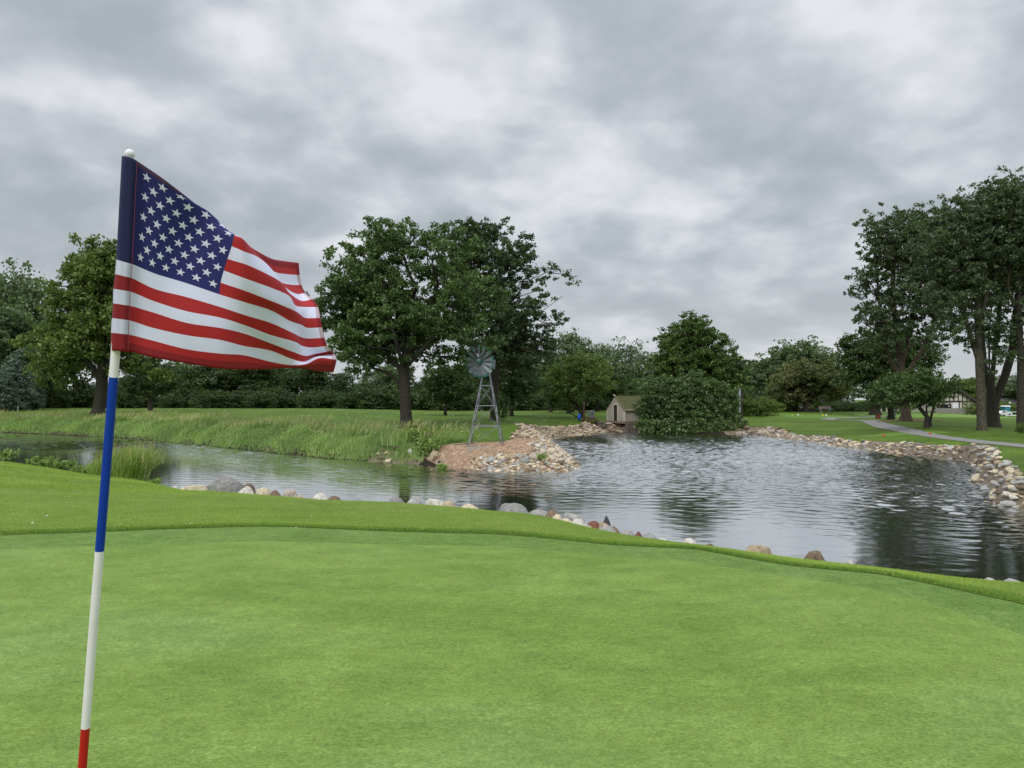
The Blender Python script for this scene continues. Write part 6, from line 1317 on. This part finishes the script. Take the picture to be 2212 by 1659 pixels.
# columns: (index, [14 points x, y, extra depth]) in picture coordinates, stripe boundaries k = 0..13
def lin(a, b, n): return [(a[0] + (b[0] - a[0]) * i / (n - 1), a[1] + (b[1] - a[1]) * i / (n - 1)) for i in range(n)]
def Z(l, d=0): return [(p[0], p[1], (p[2] if len(p) > 2 else 0) + d) for p in l]
c_h = lin((480, 614), (458, 1022), 8) + [(453.5, 1079), (447, 1137), (445, 1194), (441, 1252), (437.6, 1310), (436, 1380)]
c_s = lin((540, 634), (520.6, 1040), 8) + [(516, 1094), (513, 1148), (511, 1204), (508, 1261), (506, 1317), (505, 1383)]
c_hm = [((a[0] + b[0]) / 2, a[1] * .62 + b[1] * .38) for a, b in zip(c_h, c_s)]
c_1 = [(667, 722), (660, 765), (651, 815), (641, 866), (632.5, 920), (625, 972), (618, 1026), (612, 1078), (610, 1138), (607, 1186), (605, 1231), (603, 1291), (601, 1341), (600, 1407)]
c_2 = [(818, 848, .02), (810, 828, .004), (790, 872), (776, 920), (761, 968), (749, 1018), (737, 1066), (728, 1113), (731, 1169), (733, 1225), (734, 1271), (735, 1320), (735, 1375), (735, 1431)]
c_e = [(912, 975, .045), (922, 935, .022), (923, 926, .003), (912.6, 970), (896, 1019), (881.5, 1065), (869, 1113), (864, 1159), (864, 1208), (864, 1250), (864, 1291), (864, 1338), (864, 1392), (864, 1451)]
c_a = [(940, 985, .05), (948, 950, .02), (952, 938), (962, 991), (967, 1041), (967, 1097), (965, 1145), (958, 1188), (959, 1239), (960, 1279), (960, 1313), (960, 1362), (960, 1399), (960, 1456)]
c_b = [(972, 968, .06), (980, 985, .04), (986, 973, .004), (1012, 1011), (1054, 1081), (1064, 1132), (1075, 1188), (1064, 1221), (1064, 1271), (1064, 1318), (1064, 1351), (1064, 1380), (1064, 1424), (1064, 1453)]
c_c = [(1016, 991, .07), (1045, 1048, .07), (1048, 1045, .03), (1062, 1052, .004), (1110, 1114), (1136, 1164), (1149, 1219), (1138, 1262), (1148, 1309), (1156, 1344), (1150, 1384), (1143, 1411), (1140, 1437), (1140, 1448)]
c_d = [(1066, 1017, .07), (1086, 1072, .07), (1100, 1106, .06), (1120, 1128, .04), (1133, 1148, .03), (1162, 1202, .012), (1179, 1236), (1186, 1279), (1184, 1327), (1190, 1362), (1201, 1401), (1196, 1424), (1203, 1434, -.008), (1196, 1452)]
c_f = [(1112, 1027, .05), (1130, 1080, .05), (1143, 1121, .05), (1166, 1157, .045), (1184, 1184, .035), (1201, 1209, .02), (1203, 1252, .005), (1211, 1291), (1216, 1333), (1228, 1368), (1240, 1394, .01), (1240, 1404, .025), (1258, 1410, -.006), (1250, 1462, .004)]
c_g = [(1176, 1035, .04), (1180, 1083, .04), (1187, 1122, .04), (1203, 1153, .035), (1231, 1178, .025), (1252, 1209, .012), (1261, 1252), (1269, 1289), (1278, 1330), (1289, 1362), (1305, 1380, .006), (1316, 1393, .02), (1325, 1417, -.004), (1313, 1466, .0)]
wave = lambda t, k: .018 * math.sin(t * 5.2 + k * .22) + .008 * math.sin(t * 9 - k * .5)
mixp = lambda t: [(a[0] * (1 - t) + b[0] * t, a[1] * (1 - t) + b[1] * t - 6 * math.sin(math.pi * t) * (1 if k < 1 else 0)) for k, (a, b) in enumerate(zip(c_h, c_s))]
cols = [(0, c_h, 0), (.12, mixp(.12), -.0115), (.5, mixp(.5), -.0150), (.85, mixp(.85), -.0105), (1, c_s, -.002), (2, c_1, .015), (3, c_2, .045), (4, c_e, .07), (5, c_a, .085), (6, c_b, .12), (7, c_c, .155), (8, c_d, .19), (9, c_f, .235), (10, c_g, .28)]
idx = np.array([c[0] for c in cols]); ctrl = np.zeros((len(cols), 14, 3))
for ci, (ix, pts, dep) in enumerate(cols):
    for k in range(14):
        p = pts[k]; yy = p[1]; dbase = d_top + (d_bot - d_top) * ((614 + k * 59) - 607) / 2417
        ex = (p[2] if len(p) > 2 else 0); t = max(0, ix - 1) / 9
        ctrl[ci, k] = (p[0], p[1], dbase + dep + ex + (wave(t * 1.6, k) * min(1, t * 4) if ix > 1 else 0))
def hermite(xs, Y, x):
    """monotone-ish cubic through uneven knots; Y (n, ...)"""
    i = int(np.clip(np.searchsorted(xs, x, 'right') - 1, 0, len(xs) - 2)); h = xs[i + 1] - xs[i]; t = (x - xs[i]) / h
    def tan(j):
        if j == 0: return (Y[1] - Y[0]) / (xs[1] - xs[0])
        if j == len(xs) - 1: return (Y[-1] - Y[-2]) / (xs[-1] - xs[-2])
        a = (Y[j] - Y[j - 1]) / (xs[j] - xs[j - 1]); b = (Y[j + 1] - Y[j]) / (xs[j + 1] - xs[j]); return .5 * (a + b)
    m0, m1 = tan(i) * h, tan(i + 1) * h
    return (2 * t ** 3 - 3 * t * t + 1) * Y[i] + (t ** 3 - 2 * t * t + t) * m0 + (-2 * t ** 3 + 3 * t * t) * Y[i + 1] + (t ** 3 - t * t) * m1
ks = np.arange(14.0)
def flag_pt(ix, k):
    row = hermite(idx, ctrl, ix); p = hermite(ks, row, k); return PF(p[0], p[1], p[2])
M_w = mat('flag_white', (.82, .82, 1.0), .75, bump=(900, .15, .001)); M_r = mat('flag_red', (.50, .018, .022), .7, bump=(900, .15, .001)); M_b = mat('flag_navy', (.016, .018, .16), .7, bump=(900, .15, .001))
M_rh = mat('flag_red_hem', (.30, .010, .018), .75); M_bh = mat('flag_navy_hem', (.010, .014, .085), .75); M_pm = mat('flag_top_hem', (.075, .030, .075), .75); M_wh = mat('flag_white_sleeve', (.74, .74, .92), .75); M_st = mat('flag_thread', (.35, .06, .10), .8); M_sl = mat('flag_hem_lines', (.62, .48, .54), .8)
for m_ in (M_w, M_r, M_b, M_rh, M_bh, M_wh, M_pm, M_sl):
    t = m_.node_tree; pb = t.nodes['Principled BSDF']; out = [n for n in t.nodes if n.type == 'OUTPUT_MATERIAL'][0]
    tr = N(t, 'ShaderNodeBsdfTranslucent'); tr.inputs[0].default_value = pb.inputs['Base Color'].default_value; mx = N(t, 'ShaderNodeMixShader', inputs={0: .22}); t.links.new(pb.outputs[0], mx.inputs[1]); t.links.new(tr.outputs[0], mx.inputs[2]); t.links.new(mx.outputs[0], out.inputs[0])
fo = flag_pt(0, 13); T = empty('flag', fo, 'small American flag with fifty stars blowing right from the flagstick, upper edge curled back', 'flag')
ixs = np.concatenate([np.linspace(0, 1, 13), np.linspace(1, 10, 109)[1:]]); sub = 6; kv = np.concatenate([np.linspace(k, k + 1, sub + 1)[(1 if k else 0):] for k in range(13)])
grid = np.array([[list(flag_pt(a, b) - fo) for b in kv] for a in ixs]); na, nk = len(ixs), len(kv)
V = grid.reshape(-1, 3); Fc = []; mi = []
mats = [M_w, M_r, M_b, M_rh, M_bh, M_wh, M_pm, M_sl]
for i in range(na - 1):
    xm = (ixs[i] + ixs[i + 1]) / 2
    for j in range(nk - 1):
        km = (kv[j] + kv[j + 1]) / 2; st = int(km); red = st % 2 == 0
        union = xm < 4 and km < 7
        hem = km > 12.52 or xm > 9.76 or (xm > 4 and km < .45)
        if union: c = 4 if xm < 1 else (6 if km < .36 else 2)
        elif xm < 1: c = 3 if red else 5
        elif red: c = 3 if hem else 1
        else: c = 0 if xm <= 9.76 or (int((xm - 9.76) / .04)) % 2 else 7
        Fc.append((i * nk + j, (i + 1) * nk + j, (i + 1) * nk + j + 1, i * nk + j + 1)); mi.append(c)
me = mesh_np('cloth', V, np.array(Fc), mi=mi, smooth=True)
o = link('cloth', me, mats, T); sdm = o.modifiers.new('thick', 'SOLIDIFY'); sdm.thickness = .0006; sdm.offset = 0
# back half of the sleeve that the stick runs through
kv2 = kv[::3]; Vb = []; nb2 = 9
for i in range(nb2):
    t = i / (nb2 - 1)
    for k in kv2:
        p = flag_pt(t, k) - fo; dd_ = math.sin(math.pi * t); Vb.append((p.x, p.y + .034 * dd_ + .0008, p.z))
Fb = []; mb_ = []
for i in range(nb2 - 1):
    for j in range(len(kv2) - 1):
        km = (kv2[j] + kv2[j + 1]) / 2; Fb.append((i * len(kv2) + j, i * len(kv2) + j + 1, (i + 1) * len(kv2) + j + 1, (i + 1) * len(kv2) + j)); mb_.append(4 if km < 7 else (3 if int(km) % 2 == 0 else 5))
link('sleeve', mesh_np('sleeve', np.array(Vb), np.array(Fb), mi=mb_, smooth=True), mats, T)
# seam threads beside the sleeve
mb = MB(); pts = [flag_pt(1.0, k) - fo + Vector((0, -.0012, 0)) for k in np.linspace(.05, 12.95, 60)]; mb.tube(pts, .0009, 5); mb.build('seam', M_st, T)
# stars
fly_u = None
up_ = (flag_pt(2.5, 2) - flag_pt(2.5, 3)).length; ax = (flag_pt(2.6, 4) - flag_pt(2.4, 4)).length / .2
for i in range(1, 12):
    for j in range(1, 10):
        if (i + j) % 2: continue
        ci = 1.12 + 2.9 * i / 12.0; ck = 7 * j / 10; n_rad = .405     # radius in stripe widths
        loc_ax = (flag_pt(ci + .05, ck) - flag_pt(ci - .05, ck)).length / .1; rx = n_rad * up_ / .27 * 0 + n_rad * .0268 / .0268
        hor = (.405 * 57) / max(60, 0) ; ring = []
        for q in range(10):
            r = .345 if q % 2 == 0 else .135; an = math.pi / 2 + q * math.pi / 5
            ring.append(flag_pt(ci + r * math.cos(an) * .45, max(.05, ck - r * math.sin(an))) - fo)
        cc = flag_pt(ci, ck) - fo; nn = (ring[0] - cc).cross(ring[2] - cc).normalized()
        if nn.y > 0: nn = -nn
        mb = MB(); 
        for off in (.0011, -.0011):
            mb.add([cc + nn * off] + [p + nn * off for p in ring], [(0, q + 1, (q + 1) % 10 + 1) for q in range(10)])
        mb.build('star', M_w, T)
print('objects', len(bpy.data.objects))
